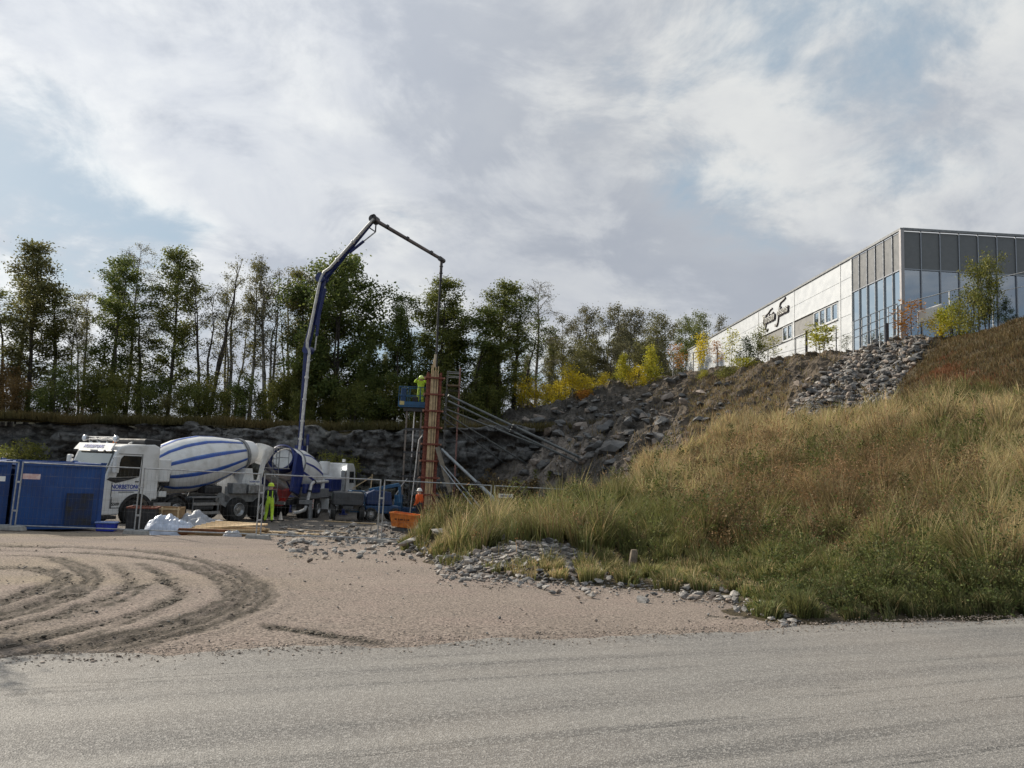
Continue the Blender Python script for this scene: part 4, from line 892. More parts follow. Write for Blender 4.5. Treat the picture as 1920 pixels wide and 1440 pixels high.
# ------------------------------------------------------------------ people
def person(name, label, loc, rz, pose, cols, vest=None, group=None, scale=1.0):
    """pose: joint name -> position (x right, y forward, z up) for a 1.8 m figure; one skinned body"""
    J = dict(pelvis=(0, 0, .97), waist=(0, 0, 1.10), chest=(0, .0, 1.34), neck=(0, .0, 1.50), head=(0, .02, 1.62), crown=(0, .01, 1.74),
             shl=(-.19, 0, 1.43), ell=(-.26, -.02, 1.16), wrl=(-.25, .10, .92), hal=(-.25, .13, .83),
             shr=(.19, 0, 1.43), elr=(.26, -.02, 1.16), wrr=(.25, .10, .92), har=(.25, .13, .83),
             hil=(-.10, 0, .92), knl=(-.12, .02, .50), anl=(-.13, 0, .10), tol=(-.14, .17, .04),
             hir=(.10, 0, .92), knr=(.12, .02, .50), anr=(.13, 0, .10), tor=(.14, .17, .04))
    J.update(pose)
    Rr = dict(pelvis=.155, waist=.145, chest=.165, neck=.062, head=.095, crown=.07, shl=.085, shr=.085, ell=.058, elr=.058, wrl=.042, wrr=.042, hal=.036, har=.036,
              hil=.10, hir=.10, knl=.072, knr=.072, anl=.055, anr=.055, tol=.045, tor=.045)
    E = [('pelvis', 'waist'), ('waist', 'chest'), ('chest', 'neck'), ('neck', 'head'), ('head', 'crown'), ('chest', 'shl'), ('shl', 'ell'), ('ell', 'wrl'), ('wrl', 'hal'),
         ('chest', 'shr'), ('shr', 'elr'), ('elr', 'wrr'), ('wrr', 'har'), ('pelvis', 'hil'), ('hil', 'knl'), ('knl', 'anl'), ('anl', 'tol'), ('pelvis', 'hir'), ('hir', 'knr'), ('knr', 'anr'), ('anr', 'tor')]
    names = list(J); me = bpy.data.meshes.new('body'); me.from_pydata([J[k] for k in names], [(names.index(a), names.index(b_)) for a, b_ in E], [])
    o = bpy.data.objects.new('tmp', me); COL.objects.link(o); o.modifiers.new('s', 'SKIN'); sb = o.modifiers.new('u', 'SUBSURF'); sb.levels = 2; sb.render_levels = 2
    if not me.skin_vertices: me.skin_vertices.new()
    for i, k in enumerate(names): me.skin_vertices[0].data[i].radius = (Rr[k] * 1.12, Rr[k] * 1.12 * (.72 if k in ('waist', 'chest', 'pelvis') else 1)); me.skin_vertices[0].data[i].use_root = (k == 'pelvis')
    dg = bpy.context.evaluated_depsgraph_get(); bm_ = bpy.data.meshes.new_from_object(o.evaluated_get(dg)); bpy.data.objects.remove(o); bm_.name = 'body'
    root = thing(name, label, 'person', loc, rz, group); root.scale = (scale,) * 3
    bm_.materials.clear()
    mats_ = [cols['jacket'], cols['trousers'], skin, black, cols.get('band', hiv), cols.get('sleeve', cols['jacket'])]
    for m in mats_: bm_.materials.append(m)
    jp = {k: Vector(v) for k, v in J.items()}
    segm = [('pelvis', 'waist', 1), ('waist', 'chest', 0), ('chest', 'neck', 0), ('neck', 'crown', 2), ('chest', 'shl', 0), ('chest', 'shr', 0), ('shl', 'ell', 5), ('ell', 'wrl', 5), ('shr', 'elr', 5), ('elr', 'wrr', 5), ('wrl', 'hal', 3), ('wrr', 'har', 3),
            ('pelvis', 'hil', 1), ('pelvis', 'hir', 1), ('hil', 'knl', 1), ('hir', 'knr', 1), ('knl', 'anl', 1), ('knr', 'anr', 1), ('anl', 'tol', 3), ('anr', 'tor', 3)]
    for p in bm_.polygons:
        c = Vector(p.center); best = 9; mi = 0
        for a, b_, k in segm:
            A_ = jp[a]; d = jp[b_] - A_; t_ = max(0, min(1, (c - A_).dot(d) / max(d.length_squared, 1e-6))); q = (c - A_ - d * t_).length
            if q < best: best = q; mi = k
        if mi in (0, 1) and cols.get('bands'):
            u_ = (c - jp['pelvis']).dot((jp['chest'] - jp['pelvis']).normalized())
            if .10 < u_ < .19: mi = 4
        p.material_index = mi; p.use_smooth = True
    link('body', bm_, root)
    hd = jp['head']; cw = jp['crown']; up = (cw - hd).normalized()
    hm = MB().lathe([(-.01, .165), (.0, .135), (.05, .13), (.10, .105), (.135, .05), (.145, 0)], hd + up * .07, up, 18); hm.build('helmet', cols['helmet'], root, smooth=True)
    fw = Vector(pose.get('face', (0, 1, 0))).normalized(); sd = fw.cross(up).normalized()
    MB().tube([hd + fw * .09 + up * .0, hd + fw * .125 - up * .025], [.012, .018], 6).build('nose', skin, root)
    for s in (-1, 1): MB().box(hd + fw * .098 + sd * s * .035 + up * .02, (.018, .012, .012)).build('eye', black, root)
    # gloved hands with fingers
    for h_, w_ in (('hal', 'wrl'), ('har', 'wrr')):
        a = jp[w_]; b_ = jp[h_]; d = (b_ - a).normalized(); s = d.orthogonal().normalized(); n = d.cross(s); g_ = MB()
        for k in range(4):
            o_ = b_ + s * (k - 1.5) * .021; g_.tube([o_, o_ + d * .045 + n * .008, o_ + d * (.085 - .006 * abs(k - 1.5)) + n * .03], [.011, .010, .008], 6)
        g_.tube([b_ - d * .02 + s * .035, b_ + d * .015 + s * .06, b_ + d * .045 + s * .058 + n * .02], [.012, .011, .009], 6); g_.build('fingers', cols.get('glove', black), root)['kind'] = 'stuff'
    if vest:
        v = MB()
        for s in (-1, 1): v.bar(jp['chest'] + Vector((s * .10, -.135, .12)), jp['chest'] + Vector((s * .10, -.125, -.30)), .045, .02)
        v.build('vest_stripe', vest, root)['kind'] = 'stuff'
    return root
pw = Vector((P(507, 930, 36.5).x, 36.5, float(G(0, 36.5))))
person('person', 'worker in lime trousers, dark vest with yellow bands and lime helmet, walking behind the fence', pw, R(12),
       dict(knl=(-.13, .16, .52), anl=(-.17, .10, .10), tol=(-.19, .26, .04), knr=(.13, .02, .50), anr=(.15, -.14, .11), tor=(.16, .03, .03), elr=(.27, .06, 1.17), wrr=(.24, .26, 1.02), har=(.23, .34, .97)),
       dict(jacket=navy, trousers=hiv, helmet=mat('lime_helmet', (.62, .80, .05), .4, 0, .05, 5), sleeve=navy, bands=True), vest=hiv)

# ------------------------------------------------------------------ fence panels
FP = [(-200, 21.4), (30, 22.0), (262, 22.5), (490, 23.0), (716, 23.7), (924, 24.6), (1130, 25.6)]
fence_lbl = ['mesh fence panel with a pale sign in front of the left container', 'mesh fence panel with a faded pink sign in front of the blue container', 'mesh fence panel in front of the mixer truck and timber pile',
             'mesh fence panel standing between the worker and the orange skip', 'mesh fence panel in front of the orange skip and the red column', 'mesh fence panel with white sign half buried in the tall dry grass']
fpos = []
for px, d in FP:
    q = P(px, 930, d); fpos.append(Vector((q.x, d, max(float(G(0, d)), -5))))
FHT = 1.92
wire_cache = {}
for i in range(len(fpos) - 1):
    a = fpos[i].copy(); b_ = fpos[i + 1].copy(); dv = b_ - a; dv.z = 0; Ln = dv.length; dv.normalize(); ins = .06
    rz = math.atan2(dv.y, dv.x); lean = (.05, .035, .0, .0, -.01, 0)[i]
    f_ = thing('mesh_fence', fence_lbl[i], 'fence', a + dv * ins, rz, 'mesh fence panels along the site')
    dzb = b_.z - a.z; Lp = Ln - 2 * ins
    pt = lambda x, z: (x, lean * z, z + dzb * x / Ln)
    for x in (0, Lp): MB().tube([pt(x, .02), pt(x, FHT)], .021, 8).build('post', steel, f_, smooth=True)
    for z in (.14, FHT - .02): MB().tube([pt(.021, z), pt(Lp - .021, z)], .018, 8).build('rail', steel, f_, smooth=True)
    mb = MB()
    for x in np.arange(.1, Lp - .03, .11): mb.tube([pt(x, .14), pt(x, FHT - .03)], .0017, 3, caps=False)
    for z in np.arange(.35, FHT - .1, .30): mb.tube([pt(.02, z), pt(Lp - .02, z)], .0017, 3, caps=False)
    q = mb.build('wire_mesh', wire_m, f_, fix=False); q['kind'] = 'stuff'
    for z in (.55, 1.35):
        MB().box(pt(Lp + .06, z), (.14, .06, .05)).build('clamp', steel, f_)
    sgs = {0: (Lp - .55, 1.42, .55, .14, signw), 1: (.28, 1.52, .46, .15, signp), 5: (.35, 1.60, .5, .13, signw), 4: None}.get(i)
    if sgs:
        x, z, w_, h_, m = sgs; p = pt(x, z); MB().box((p[0], p[1] - .03, p[2]), (w_, .008, h_)).build('sign_plate', m, f_)
        if i == 5: MB().box((p[0], p[1] - .036, p[2]), (.34, .006, .045)).build('sign_print', MATS['logo_blue'], f_)
ft_lbl = ['concrete fence foot in front of the blue containers', 'concrete fence foot beside the small blue box', 'concrete fence foot beside the timber pile', 'concrete fence foot left of the orange skip']
for k, i in enumerate((1, 2, 3, 4)):
    p = fpos[i]; mb = MB(); mb.prism([(-.36, 0), (.36, 0), (.32, .13), (-.32, .13)], -.12, .12); o = mb.build('concrete_block', conc, None, bevel=.02); o.location = p + Vector((0, .0, 0)); o.rotation_euler = (0, 0, R(random.uniform(-8, 8)))
    tag(o, ft_lbl[k], 'concrete block', 'concrete fence feet')

# ------------------------------------------------------------------ containers
def container(label, cor, dirw, wd, ln, ht, patched):
    rz = math.atan2(dirw[1], dirw[0]); c_ = thing('container', label, 'container', cor, rz, 'blue site containers')
    # local x along the front to the right, origin at the front right corner, y into depth
    n = int(wd / .14); v = []; pat = [0, 0, .03, .03]
    xs = np.linspace(-wd + .1, -.1, n * 4 + 1)[: n * 4 + 1]; mb = MB()
    def corr(L_, place):
        xs = np.linspace(.1, L_ - .1, int(L_ / .07)); pts = []
        for k, x in enumerate(xs): pts.append((x, .02 if (k // 2) % 2 else 0.0))
        vv = [place(x, o_, .16) for x, o_ in pts] + [place(x, o_, ht - .12) for x, o_ in pts]; m_ = len(pts)
        return vv, [(k, k + 1, k + 1 + m_, k + m_) for k in range(m_ - 1)]
    MB().add(*corr(wd, lambda x, o_, z: (-wd + x, .03 + o_, z))).build('front_wall', contb, c_, fix=False)
    for nm, xx, sg_ in (('side_wall', 0, -1), ('side_wall', -wd, 1)): MB().add(*corr(ln, lambda x, o_, z: (xx + sg_ * (.03 + o_), x, z))).build(nm, contb, c_, fix=False)
    MB().box((-wd / 2, ln - .04, ht / 2), (wd - .1, .05, ht - .2)).build('rear_wall', contb, c_)
    MB().box((-wd / 2, ln / 2, ht - .07), (wd - .12, ln - .12, .04)).build('roof', contb, c_)
    fr = MB()
    for x in (-.05, -wd + .05):
        for y in (.05, ln - .05): fr.box((x, y, ht / 2), (.11, .11, ht))
    for z in (.09, ht - .06):
        for y in (.05, ln - .05): fr.box((-wd / 2, y, z), (wd - .22, .10, .12))
        for x in (-.05, -wd + .05): fr.box((x, ln / 2, z), (.10, ln - .22, .12))
    fr.build('frame', contb, c_)
    for x in (-.06, -wd + .06):
        for y in (.06, ln - .06): MB().box((x, y, ht + .015), (.16, .16, .05)).build('corner_casting', contb, c_)
    if patched:
        MB().box((-.62, -.012, .62), (.72, .012, .95)).build('patch_plate', cont_patch, c_)  # dark rectangle set flat on the front wall
    return c_
cc0 = P(193, 930, 24.0); cc0.z = float(G(0, 23)) - .02
container('blue corrugated container with a dull brown patch, nearest the mixer cab', cc0, (.80, .60), 2.35, 6.0, 2.0, True)
c3 = cc0 - Vector((.80, .60, 0)) * 2.45 + Vector((-.55, .80, 0)) * .3
container('blue corrugated container cut off by the left edge of the picture', c3, (.80, .60), 2.35, 6.0, 1.98, False)

# ------------------------------------------------------------------ small site things
def yz(px, d): q = P(px, 930, d); return Vector((q.x, d, float(G(0, d))))
p = yz(206, 24.0); b0 = thing('plastic_box', 'small blue plastic box with pale lid on the ground beside the container', 'box', p, R(10))
MB().prism([(-.25, 0), (.25, 0), (.28, .24), (-.28, .24)], -.18, .18).build('body', mat('box_blue', (.01, .03, .33), .5, 0, .15, 4), b0, bevel=.03); MB().box((0, 0, .265), (.60, .42, .05)).build('lid', mat('box_lid', (.20, .28, .55), .4, 0, .1, 4), b0, bevel=.02)
p = yz(272, 25.0); b0 = thing('steel_bin', 'dark open steel bin with rusty rim behind the fence posts', 'bin', p, R(14))
mb = MB()
for x, y, sx_, sy_ in ((0, -.36, .82, .03), (0, .36, .82, .03), (-.4, 0, .03, .69), (.4, 0, .03, .69)): mb.box((x, y, .40), (sx_, sy_, .66))
mb.box((0, 0, .09), (.8, .7, .04)); mb.build('body', mat('bin_dark', (.03, .028, .028), .7, .2, .4, 5, .2, 20), b0)
mb = MB()
for x, y, sx_, sy_ in ((0, -.37, .88, .05), (0, .37, .88, .05), (-.41, 0, .05, .69), (.41, 0, .05, .69)): mb.box((x, y, .755), (sx_, sy_, .05))
mb.build('rim', rust, b0)
p = yz(318, 25.8); b0 = thing('plywood_crate', 'open plywood crate with corner battens between dark bin and tarpaulin', 'crate', p, R(12))
for x, y, sx_, sy_ in ((0, -.42, .9, .02), (0, .42, .9, .02), (-.44, 0, .02, .82), (.44, 0, .02, .82)): MB().box((x, y, .40), (sx_, sy_, .78)).build('side_board', ply, b0)
for x in (-.40, -.1, .40): MB().box((x, -.452, .41), (.05, .03, .80)).build('batten', wood, b0)
MB().box((0, -.45, .745), (.9, .024, .05)).build('top_batten', wood, b0)
# timber pile
p = yz(420, 24.3); b0 = thing('timber_pile', 'pile of new pale timber boards and plywood on the ground behind the fence', 'timber', p, R(6))
rng = random.Random(3)
for k, (x0, x1) in enumerate(((-1.0, 1.2),)):
    pass
for lay in range(4):
    for j in range(6):
        L_ = rng.uniform(1.6, 2.3) if lay else 1.9; y = -.55 + j * .2 + rng.uniform(-.02, .02); xo = .1 + rng.uniform(-.15, .2) + lay * .06
        MB().box((xo, y, .06 + lay * .055), (L_, .17, .048), (0, rng.uniform(-.015, .015), rng.uniform(-.04, .04))).build('board', wood if (lay > 1 or j > 0) else ply, b0, bevel=.004)
for k in range(7):
    MB().box((.2 + k * .05, -.45 + k * .15, .30 + .012 * k), (2.2 - .1 * k, .10, .045), (.05, .02 * (k - 3) - .03, .03 * (k - 3))).build('board', wood, b0, bevel=.004)
for k in range(3): MB().box((-.35 + .02 * k, -.62 - .012 * k, .09 + .03 * k), (1.5, .02, .22), (.5, 0, .02 * k)).build('plywood_sheet', mat('film_ply', (.24, .10, .045), .5, 0, .25, 4), b0)
# tarpaulin heap
def heap(name, label, cat, px, d, sx_, sy_, h_, m, seed, rz=0):
    n = 40; xs = np.linspace(-1, 1, n); X_, Y_ = np.meshgrid(xs, xs); r_ = np.sqrt(X_ ** 2 + Y_ ** 2)
    f_ = fbm(X_ * 2.2 + 5, Y_ * 2.2, seed, 4); fold = np.abs(fbm(X_ * 3.5 + Y_, Y_ * 3 - X_ * 2, seed + 7, 3) - .5) * 2
    prof = np.clip(1 - r_ ** 2.6, 0, 1) ** .6; Z_ = h_ * prof * (.45 + .85 * f_) - .16 * fold * prof * h_ * 2 + .02
    Z_ = np.maximum(Z_, .0) - (r_ > 1.02) * .05
    me = mesh_np(name, np.stack([X_.ravel() * sx_, Y_.ravel() * sy_, Z_.ravel()], 1), grid_faces(n, n))
    o = link(name, me, None, m); o.location = yz(px, d); o.rotation_euler = (0, 0, rz); return tag(o, label, cat)
tarp = mat('silver_tarp', (.45, .50, .60), .38, .1, .15, 3, .3, 9); tarp2 = mat('grey_tarp', (.33, .34, .37), .45, 0, .2, 3, .3, 9)
heap('tarpaulin', 'crumpled shiny silver-blue tarpaulin heaped at the end of the timber pile', 'tarpaulin', 325, 24.0, .75, .6, .62, tarp, 301, .2)
heap('tarpaulin', 'grey crumpled tarpaulin lying behind the silver one over the boards', 'tarpaulin', 378, 25.6, .95, .5, .62, tarp2, 312, .1)
heap('tarpaulin', 'small grey-blue scrap of tarpaulin at the front of the timber pile', 'tarpaulin', 442, 23.5, .28, .18, .22, tarp2, 322, .1)
# planks on the ground
for k, (px, d, rz, L_, lb) in enumerate(((560, 27, .05, 1.6, 'thin pale plank lying on the rubble right of the timber pile'), (600, 30, -.1, 2.4, 'longer plank lying on the ground in front of the pump truck'), (660, 38, .02, 2.5, 'pale plank lying flat beside the trailer wheel'))):
    o = MB().box((0, 0, 0), (L_, .12, .045)).build('plank', wood if k != 1 else woodd, None, bevel=.004); o.location = yz(px, d) + Vector((0, 0, .06)); o.rotation_euler = (.05, .02, rz); tag(o, lb, 'plank')
# two pale cones
for px, d, lb in ((513, 38.0, 'small pale cone standing right behind the worker'), (529, 38.2, 'small pale cone standing under the delivery pipe')):
    c_ = thing('traffic_cone', lb, 'cone', yz(px, d), 0, 'pale cones by the pump truck'); MB().lathe([(.03, .13), (.05, .11), (.40, .035), (.41, 0)], (0, 0, 0), (0, 0, 1), 14).build('cone_body', mat('cone_pale', (.62, .55, .48), .6, 0, .1, 5), c_, smooth=True); MB().box((0, 0, .015), (.3, .3, .03)).build('base', black, c_)

# ------------------------------------------------------------------ column formwork
cb_ = P(803, 905, 43.3); CZ = float(G(0, 43.3)); CT = P(814, 690, 43.3).z
col = thing('column_formwork', 'tall rust-red steel column formwork with pale boards and clamps', 'formwork', (P(809, 800, 43.3).x, 43.3, CZ), R(9)); col.scale = (.9, .9, 1)
HC = CT - CZ
# plumb shaft built from four steel shutters with vertical timbers on them
for nm, x, y, sx_, sy_ in (('shutter', -.37, 0, .09, .64), ('shutter', .37, 0, .09, .64), ('shutter', 0, -.37, .83, .08), ('shutter', 0, .37, .83, .08)):
    MB().box((x, y, HC / 2 - .2), (sx_, sy_, HC - .4)).build(nm, rust, col, bevel=.01)
for x in (-.40, .40):
    for y in (-.42, .42): MB().box((x, y, HC / 2 - .15), (.12, .06, HC - .3)).build('corner_angle', rust, col)
for k, x in enumerate((-.19, -.11, .06, .21)):
    MB().box((x, -.475, HC / 2 + (.05, .22, .0, .02)[k]), ((.055, .07, .05, .06)[k], .09, HC + (.1, .45, 0, .05)[k])).build('board', wood, col, bevel=.004)
MB().box((-.02, -.468, HC / 2 - .1), (.34, .06, HC - .2)).build('board', mat('board_dull', (.30, .22, .13), .8, 0, .25, 5), col)
nC = 9
for k in range(nC):
    z = HC - .62 - k * .93
    if z < .3: break
    cl_ = MB(); wx = .60
    for y in (-.56, .50): cl_.box((0, y, z), (1.12, .10, .10))
    for x in (-.53, .53): cl_.box((x, -.03, z + .002), (.09, .94, .09))
    q = cl_.build('clamp', rust, col, bevel=.01)
    for x in (-.60, .60): MB().lathe([(-.03, .06), (.05, .06), (.05, 0)], (x, -.58, z), (0, -1, 0), 8, caps=True).build('wing_nut', mat('nut_rust', (.30, .16, .11), .7, .3, .3, 9), q)
mb = MB(); mb.tube([(-.55, -.4, HC * .55), (-.75, -.45, HC * .52), (-.82, -.5, HC * .44), (-.85, -.5, HC * .36), (-.95, -.52, HC * .2), (-1.05, -.5, .4), (-1.1, -.5, .05)], .03, 8); mb.build('vibrator_hose', pipe_m, col, smooth=True)
mb = MB(); mb.tube([(-.02, -.3, HC), (-.0, -.28, HC + .75)], .075, 10); mb.build('filling_pipe', mat('hose_end', (.42, .36, .27), .7, 0, .2, 6), col, smooth=True)
# scaffold tower behind the column
sc = thing('scaffold_tower', 'slim steel scaffold tower standing behind the red column', 'scaffold', (P(846, 800, 44.8).x, 44.8, CZ))
sh_ = P(852, 688, 44.8).z - CZ
for x in (-.36, .36):
    for y in (-.35, .35): MB().tube([(x, y, 0), (x, y, sh_ if x > 0 else sh_ - .3)], .02, 8).build('standard', dsteel if x < 0 else mat('scaf_red', (.20, .10, .09), .6, .3, .3, 6), sc, smooth=True)
for z in np.arange(.5, sh_ - .8, 1.0):
    for y in (-.35, .35): MB().tube([(-.36, y, z), (.36, y, z)], .015, 6).build('ledger', dsteel, sc, smooth=True)
    for x in (-.36, .36): MB().tube([(x, -.35, z + .05), (x, .35, z + .05)], .015, 6).build('ledger', dsteel, sc, smooth=True)
for k, z in enumerate(np.arange(.5, sh_ - 1.8, 1.0)): MB().tube([(-.36, -.38, z), (.36, -.38, z + 1.0)] if k % 2 else [(.36, -.38, z), (-.36, -.38, z + 1.0)], .013, 6).build('brace', dsteel, sc, smooth=True)
MB().box((0, 0, sh_ - 1.12), (.8, .72, .05)).build('deck', woodd, sc)
for z in (sh_ - .6, sh_ - .35):
    for y in (-.35, .35): MB().tube([(-.36, y, z), (.36, y, z)], .018, 6).build('guard_rail', steel, sc, smooth=True)
# raking props
def prop(label, a, b_, r_, m=gsteel):
    a = Vector(a); b_ = Vector(b_); o = thing('raking_prop', label, 'prop', b_, 0, 'raking props of the column'); l0 = a - b_
    MB().tube([l0 * .0, l0 * .52], r_, 10).build('outer_tube', m, o, smooth=True); MB().tube([l0 * .52, l0 * .97], r_ * .78, 10).build('inner_tube', m, o, smooth=True)
    MB().lathe([(-.12, r_ * 1.35), (.12, r_ * 1.35)], l0 * .52, l0, 10, caps=True).build('collar', dsteel, o, smooth=True)
    MB().box((0, 0, .0), (.30, .22, .05)).build('foot_plate', dsteel, o); MB().box(l0 * .985, (.12, .12, .16)).build('head_plate', dsteel, o)
def ph_(px, py, dmin=40): return hit(px, py, dmin)
pr = mat('prop_steel', (.16, .175, .18), .5, .3, .25, 6)
prop('upper of the two longest grey raking props, reaching the far rock', P(832, 737, 43.3), hit(1095, 866, 40) + Vector((0, 0, .1)), .085, pr)
prop('lower of the two longest grey raking props, reaching the far rock', P(832, 748, 43.0), hit(1085, 872, 40) + Vector((0, 0, .1)), .07, pr)
prop('grey raking prop from mid column, topmost of the middle three', P(831, 765, 43.3), hit(1015, 838, 40), .06, pr)
prop('grey raking prop from mid column, middle of the middle three', P(830, 772, 43.1), hit(985, 868, 40), .055, pr)
prop('thin grey raking prop from mid column, lowest of the middle three', P(829, 782, 43.0), hit(945, 868, 40), .045, pr)
zf = lambda px, d: Vector((P(px, 900, d).x, d, float(G(0, d)) + .05))
prop('thick pale steel raking prop low on the column, running down behind the grass', P(823, 838, 43.0), zf(985, 41.0), .105, mat('prop_pale', (.30, .32, .33), .45, .5, .2, 6))
prop('thin steel raking prop low beside the column, upper of the low pair', P(823, 862, 43.0), zf(935, 40.5), .045, MATS['prop_pale'])
prop('thin steel raking prop low beside the column, lower of the low pair', P(823, 868, 42.8), zf(920, 40.0), .04, MATS['prop_pale'])
o = MB().box((0, 0, 0), (.24, .05, 2.6)).build('plank', mat('plank_grey', (.22, .19, .15), .85, 0, .2, 6), None); a = P(822, 846, 42.7); b_ = P(842, 915, 42.6); o.location = (a + b_) / 2; o.rotation_euler = (b_ - a).to_track_quat('-Z', 'X').to_euler(); tag(o, 'grey weathered plank leaning against the foot of the red column', 'plank')

# ------------------------------------------------------------------ mast lift with basket and worker
lf = P(777, 765, 44.4); LZ = float(G(0, 44.4)); fl_z = P(778, 763, 44.4).z - LZ
lift = thing('mast_lift', 'blue work basket on a tall two-rail mast left of the column', 'lift', (lf.x, 44.4, LZ))
mlean = .0
for x in (-.42, .42):
    MB().box((x, 0, fl_z / 2 + .1), (.09, .12, fl_z - .2)).build('mast_rail', mat('mast_steel', (.22, .19, .16), .6, .4, .3, 6), lift)
for z in np.arange(1.1, fl_z - .3, 1.35): MB().box((0, -.02, z), (.93, .14, .10)).build('cross_member', dsteel, lift)
MB().tube([(-.02, .0, .5), (.0, .0, fl_z * .55)], .06, 10).build('lift_cylinder', dsteel, lift, smooth=True); MB().tube([(.0, .0, fl_z * .55), (.02, .0, fl_z - .2)], .035, 8).build('cylinder_rod', signw, lift, smooth=True)
bw, bd, bh = 1.75, .85, 1.12; bk = MB(); bk.box((0, 0, fl_z), (bw, bd, .10)); bk.box((0, -bd / 2, fl_z + .16), (bw, .03, .22)); bk.box((0, bd / 2, fl_z + .16), (bw, .03, .22)); bk.box((-bw / 2, 0, fl_z + .16), (.03, bd, .22)); bk.box((bw / 2, 0, fl_z + .16), (.03, bd, .22))
bko = bk.build('basket', genie, lift)
for x in (-bw / 2, -.35, .35, bw / 2):
    for y in (-bd / 2, bd / 2): MB().tube([(x, y, fl_z), (x, y, fl_z + bh)], .022, 6).build('basket_post', genie, bko, smooth=True)
for z in (.62, bh):
    MB().tube([(-bw / 2, -bd / 2, fl_z + z), (bw / 2, -bd / 2, fl_z + z), (bw / 2, bd / 2, fl_z + z), (-bw / 2, bd / 2, fl_z + z), (-bw / 2, -bd / 2, fl_z + z)], .022, 6).build('guard_rail', genie, bko, smooth=True)
MB().box((-bw / 2 + .22, .0, fl_z + .62), (.28, .3, .9)).build('control_box', mat('lift_blue_dark', (.008, .045, .12), .5, 0, .2, 5), bko, bevel=.03)
MB().box((-bw / 2 + .2, -bd / 2 - .02, fl_z + .17), (.26, .012, .22)).build('yellow_label', mat('label_yellow', (.55, .45, .18), .5, 0, .2, 9), bko)
MB().box((.05, -.1, fl_z + .42), (.34, .25, .3)).build('tool_case', black, bko, bevel=.03)
MB().box((0, 0, fl_z - .16), (1.2, .5, .2)).build('basket_mount', dsteel, lift)
bs = MB(); bs.box((0, 0, .5), (1.3, .9, .35)); bs.build('base', mat('lift_blue_dark', (.008, .045, .12), .5, 0, .2, 5), lift, bevel=.04); MB().box((-.55, -.35, 1.0), (.45, .35, .75)).build('power_pack', genie, lift, bevel=.04)
for x in (-.45, .45):
    for y in (-.42, .42): wheel(lift, (x, y, .25), .25, .16, 1 if y > 0 else -1)
MB().tube([(-.15, -.3, 2.3), (-.5, -.4, 1.8), (-.75, -.42, 1.3), (-.8, -.42, 1.0)], .022, 6).build('cable', signw, lift, smooth=True)
person('person', 'worker in full lime hi-vis standing in the blue basket with both arms raised', (lf.x + .32, 44.3, LZ + fl_z + .05), R(185),
       dict(chest=(0, .05, 1.34), neck=(0, .10, 1.48), head=(0, .16, 1.57), crown=(0, .2, 1.68), shl=(-.21, .04, 1.46), ell=(-.38, .12, 1.36), wrl=(-.24, .28, 1.52), hal=(-.15, .34, 1.56), shr=(.21, .04, 1.46), elr=(.38, .12, 1.36), wrr=(.24, .28, 1.52), har=(.15, .34, 1.56)),
       dict(jacket=hiv, trousers=mat('hi_vis_dull', (.40, .55, .06), .8, 0, .4, 7), helmet=mat('lime_helmet2', (.66, .80, .25), .4, 0, .05, 5), glove=hiv, sleeve=hiv), vest=navy)
pq = P(786, 940, 41.2); person('person', 'worker in orange vest and white helmet half hidden behind the tall grass', (pq.x, 41.2, float(G(0, 41.2))), R(60), {}, dict(jacket=redcl, trousers=navy, helmet=signw))

# ------------------------------------------------------------------ boom lift, trailer, orange skip, timber brace
p = yz(716, 41.5); b0 = thing('boom_lift', 'folded blue boom lift parked behind the fence left of the orange skip', 'lift', p, R(20))
MB().box((0, 0, .62), (1.9, 1.2, .4)).build('chassis', mat('lift_blue_dark', (.008, .045, .12), .5, 0, .2, 5), b0, bevel=.05)
MB().prism([(-.9, .85), (.5, .85), (.4, 1.55), (-.5, 1.65), (-.9, 1.45)], -.5, .5).build('turntable', mat('lift_navy', (.010, .03, .10), .5, 0, .2, 5), b0, bevel=.06)
for x in (-.65, .65):
    for y in (-.6, .6): wheel(b0, (x, y, .36), .36, .24, 1 if y > 0 else -1)
MB().bar((-.7, 0, 1.6), (.9, 0, 1.95), .18).build('boom_arm', genie, b0, bevel=.02); MB().bar((.9, 0, 1.95), (1.05, 0, 1.0), .14).build('boom_arm', genie, b0, bevel=.02)
bkt = MB().box((-1.35, 0, .5), (.75, 1.3, .08)).build('basket', genie, b0)
for x in (-1.7, -1.0):
    for y in (-.62, 0, .62): MB().tube([(x, y, .5), (x, y, 1.55)], .02, 6).build('basket_post', genie, bkt, smooth=True)
for z in (.95, 1.55): MB().tube([(-1.7, -.62, z), (-1.0, -.62, z), (-1.0, .62, z), (-1.7, .62, z), (-1.7, -.62, z)], .02, 6).build('guard_rail', genie, bkt, smooth=True)
MB().box((-1.35, -.5, .78), (.4, .3, .35)).build('control_box', conc, bkt, bevel=.02)
p = yz(652, 40.5); b0 = thing('trailer', 'grey box trailer on big dark tyres right of the pump truck', 'trailer', p, R(-75))
MB().box((0, 0, 1.15), (1.7, 1.5, .65)).build('body', mat('trailer_grey', (.06, .062, .066), .6, .1, .25, 4), b0, bevel=.05); MB().box((0, 0, .72), (2.0, .5, .16)).build('chassis', dsteel, b0)
for x in (-.5, .5):
    for y in (-.72, .72): wheel(b0, (x, y, .40), .40, .26, 1 if y > 0 else -1)
MB().box((0, -.80, 1.25), (.5, .02, .3)).build('panel_plate', mat('panel_green', (.12, .16, .13), .6, 0, .2, 4), b0)
ts = thing('timber_brace', 'triangular brace of pale planks sticking up behind the fence', 'brace', yz(678, 42.5))
o_ = yz(678, 42.5); loc = lambda px, py, d: P(px, py, d) - o_
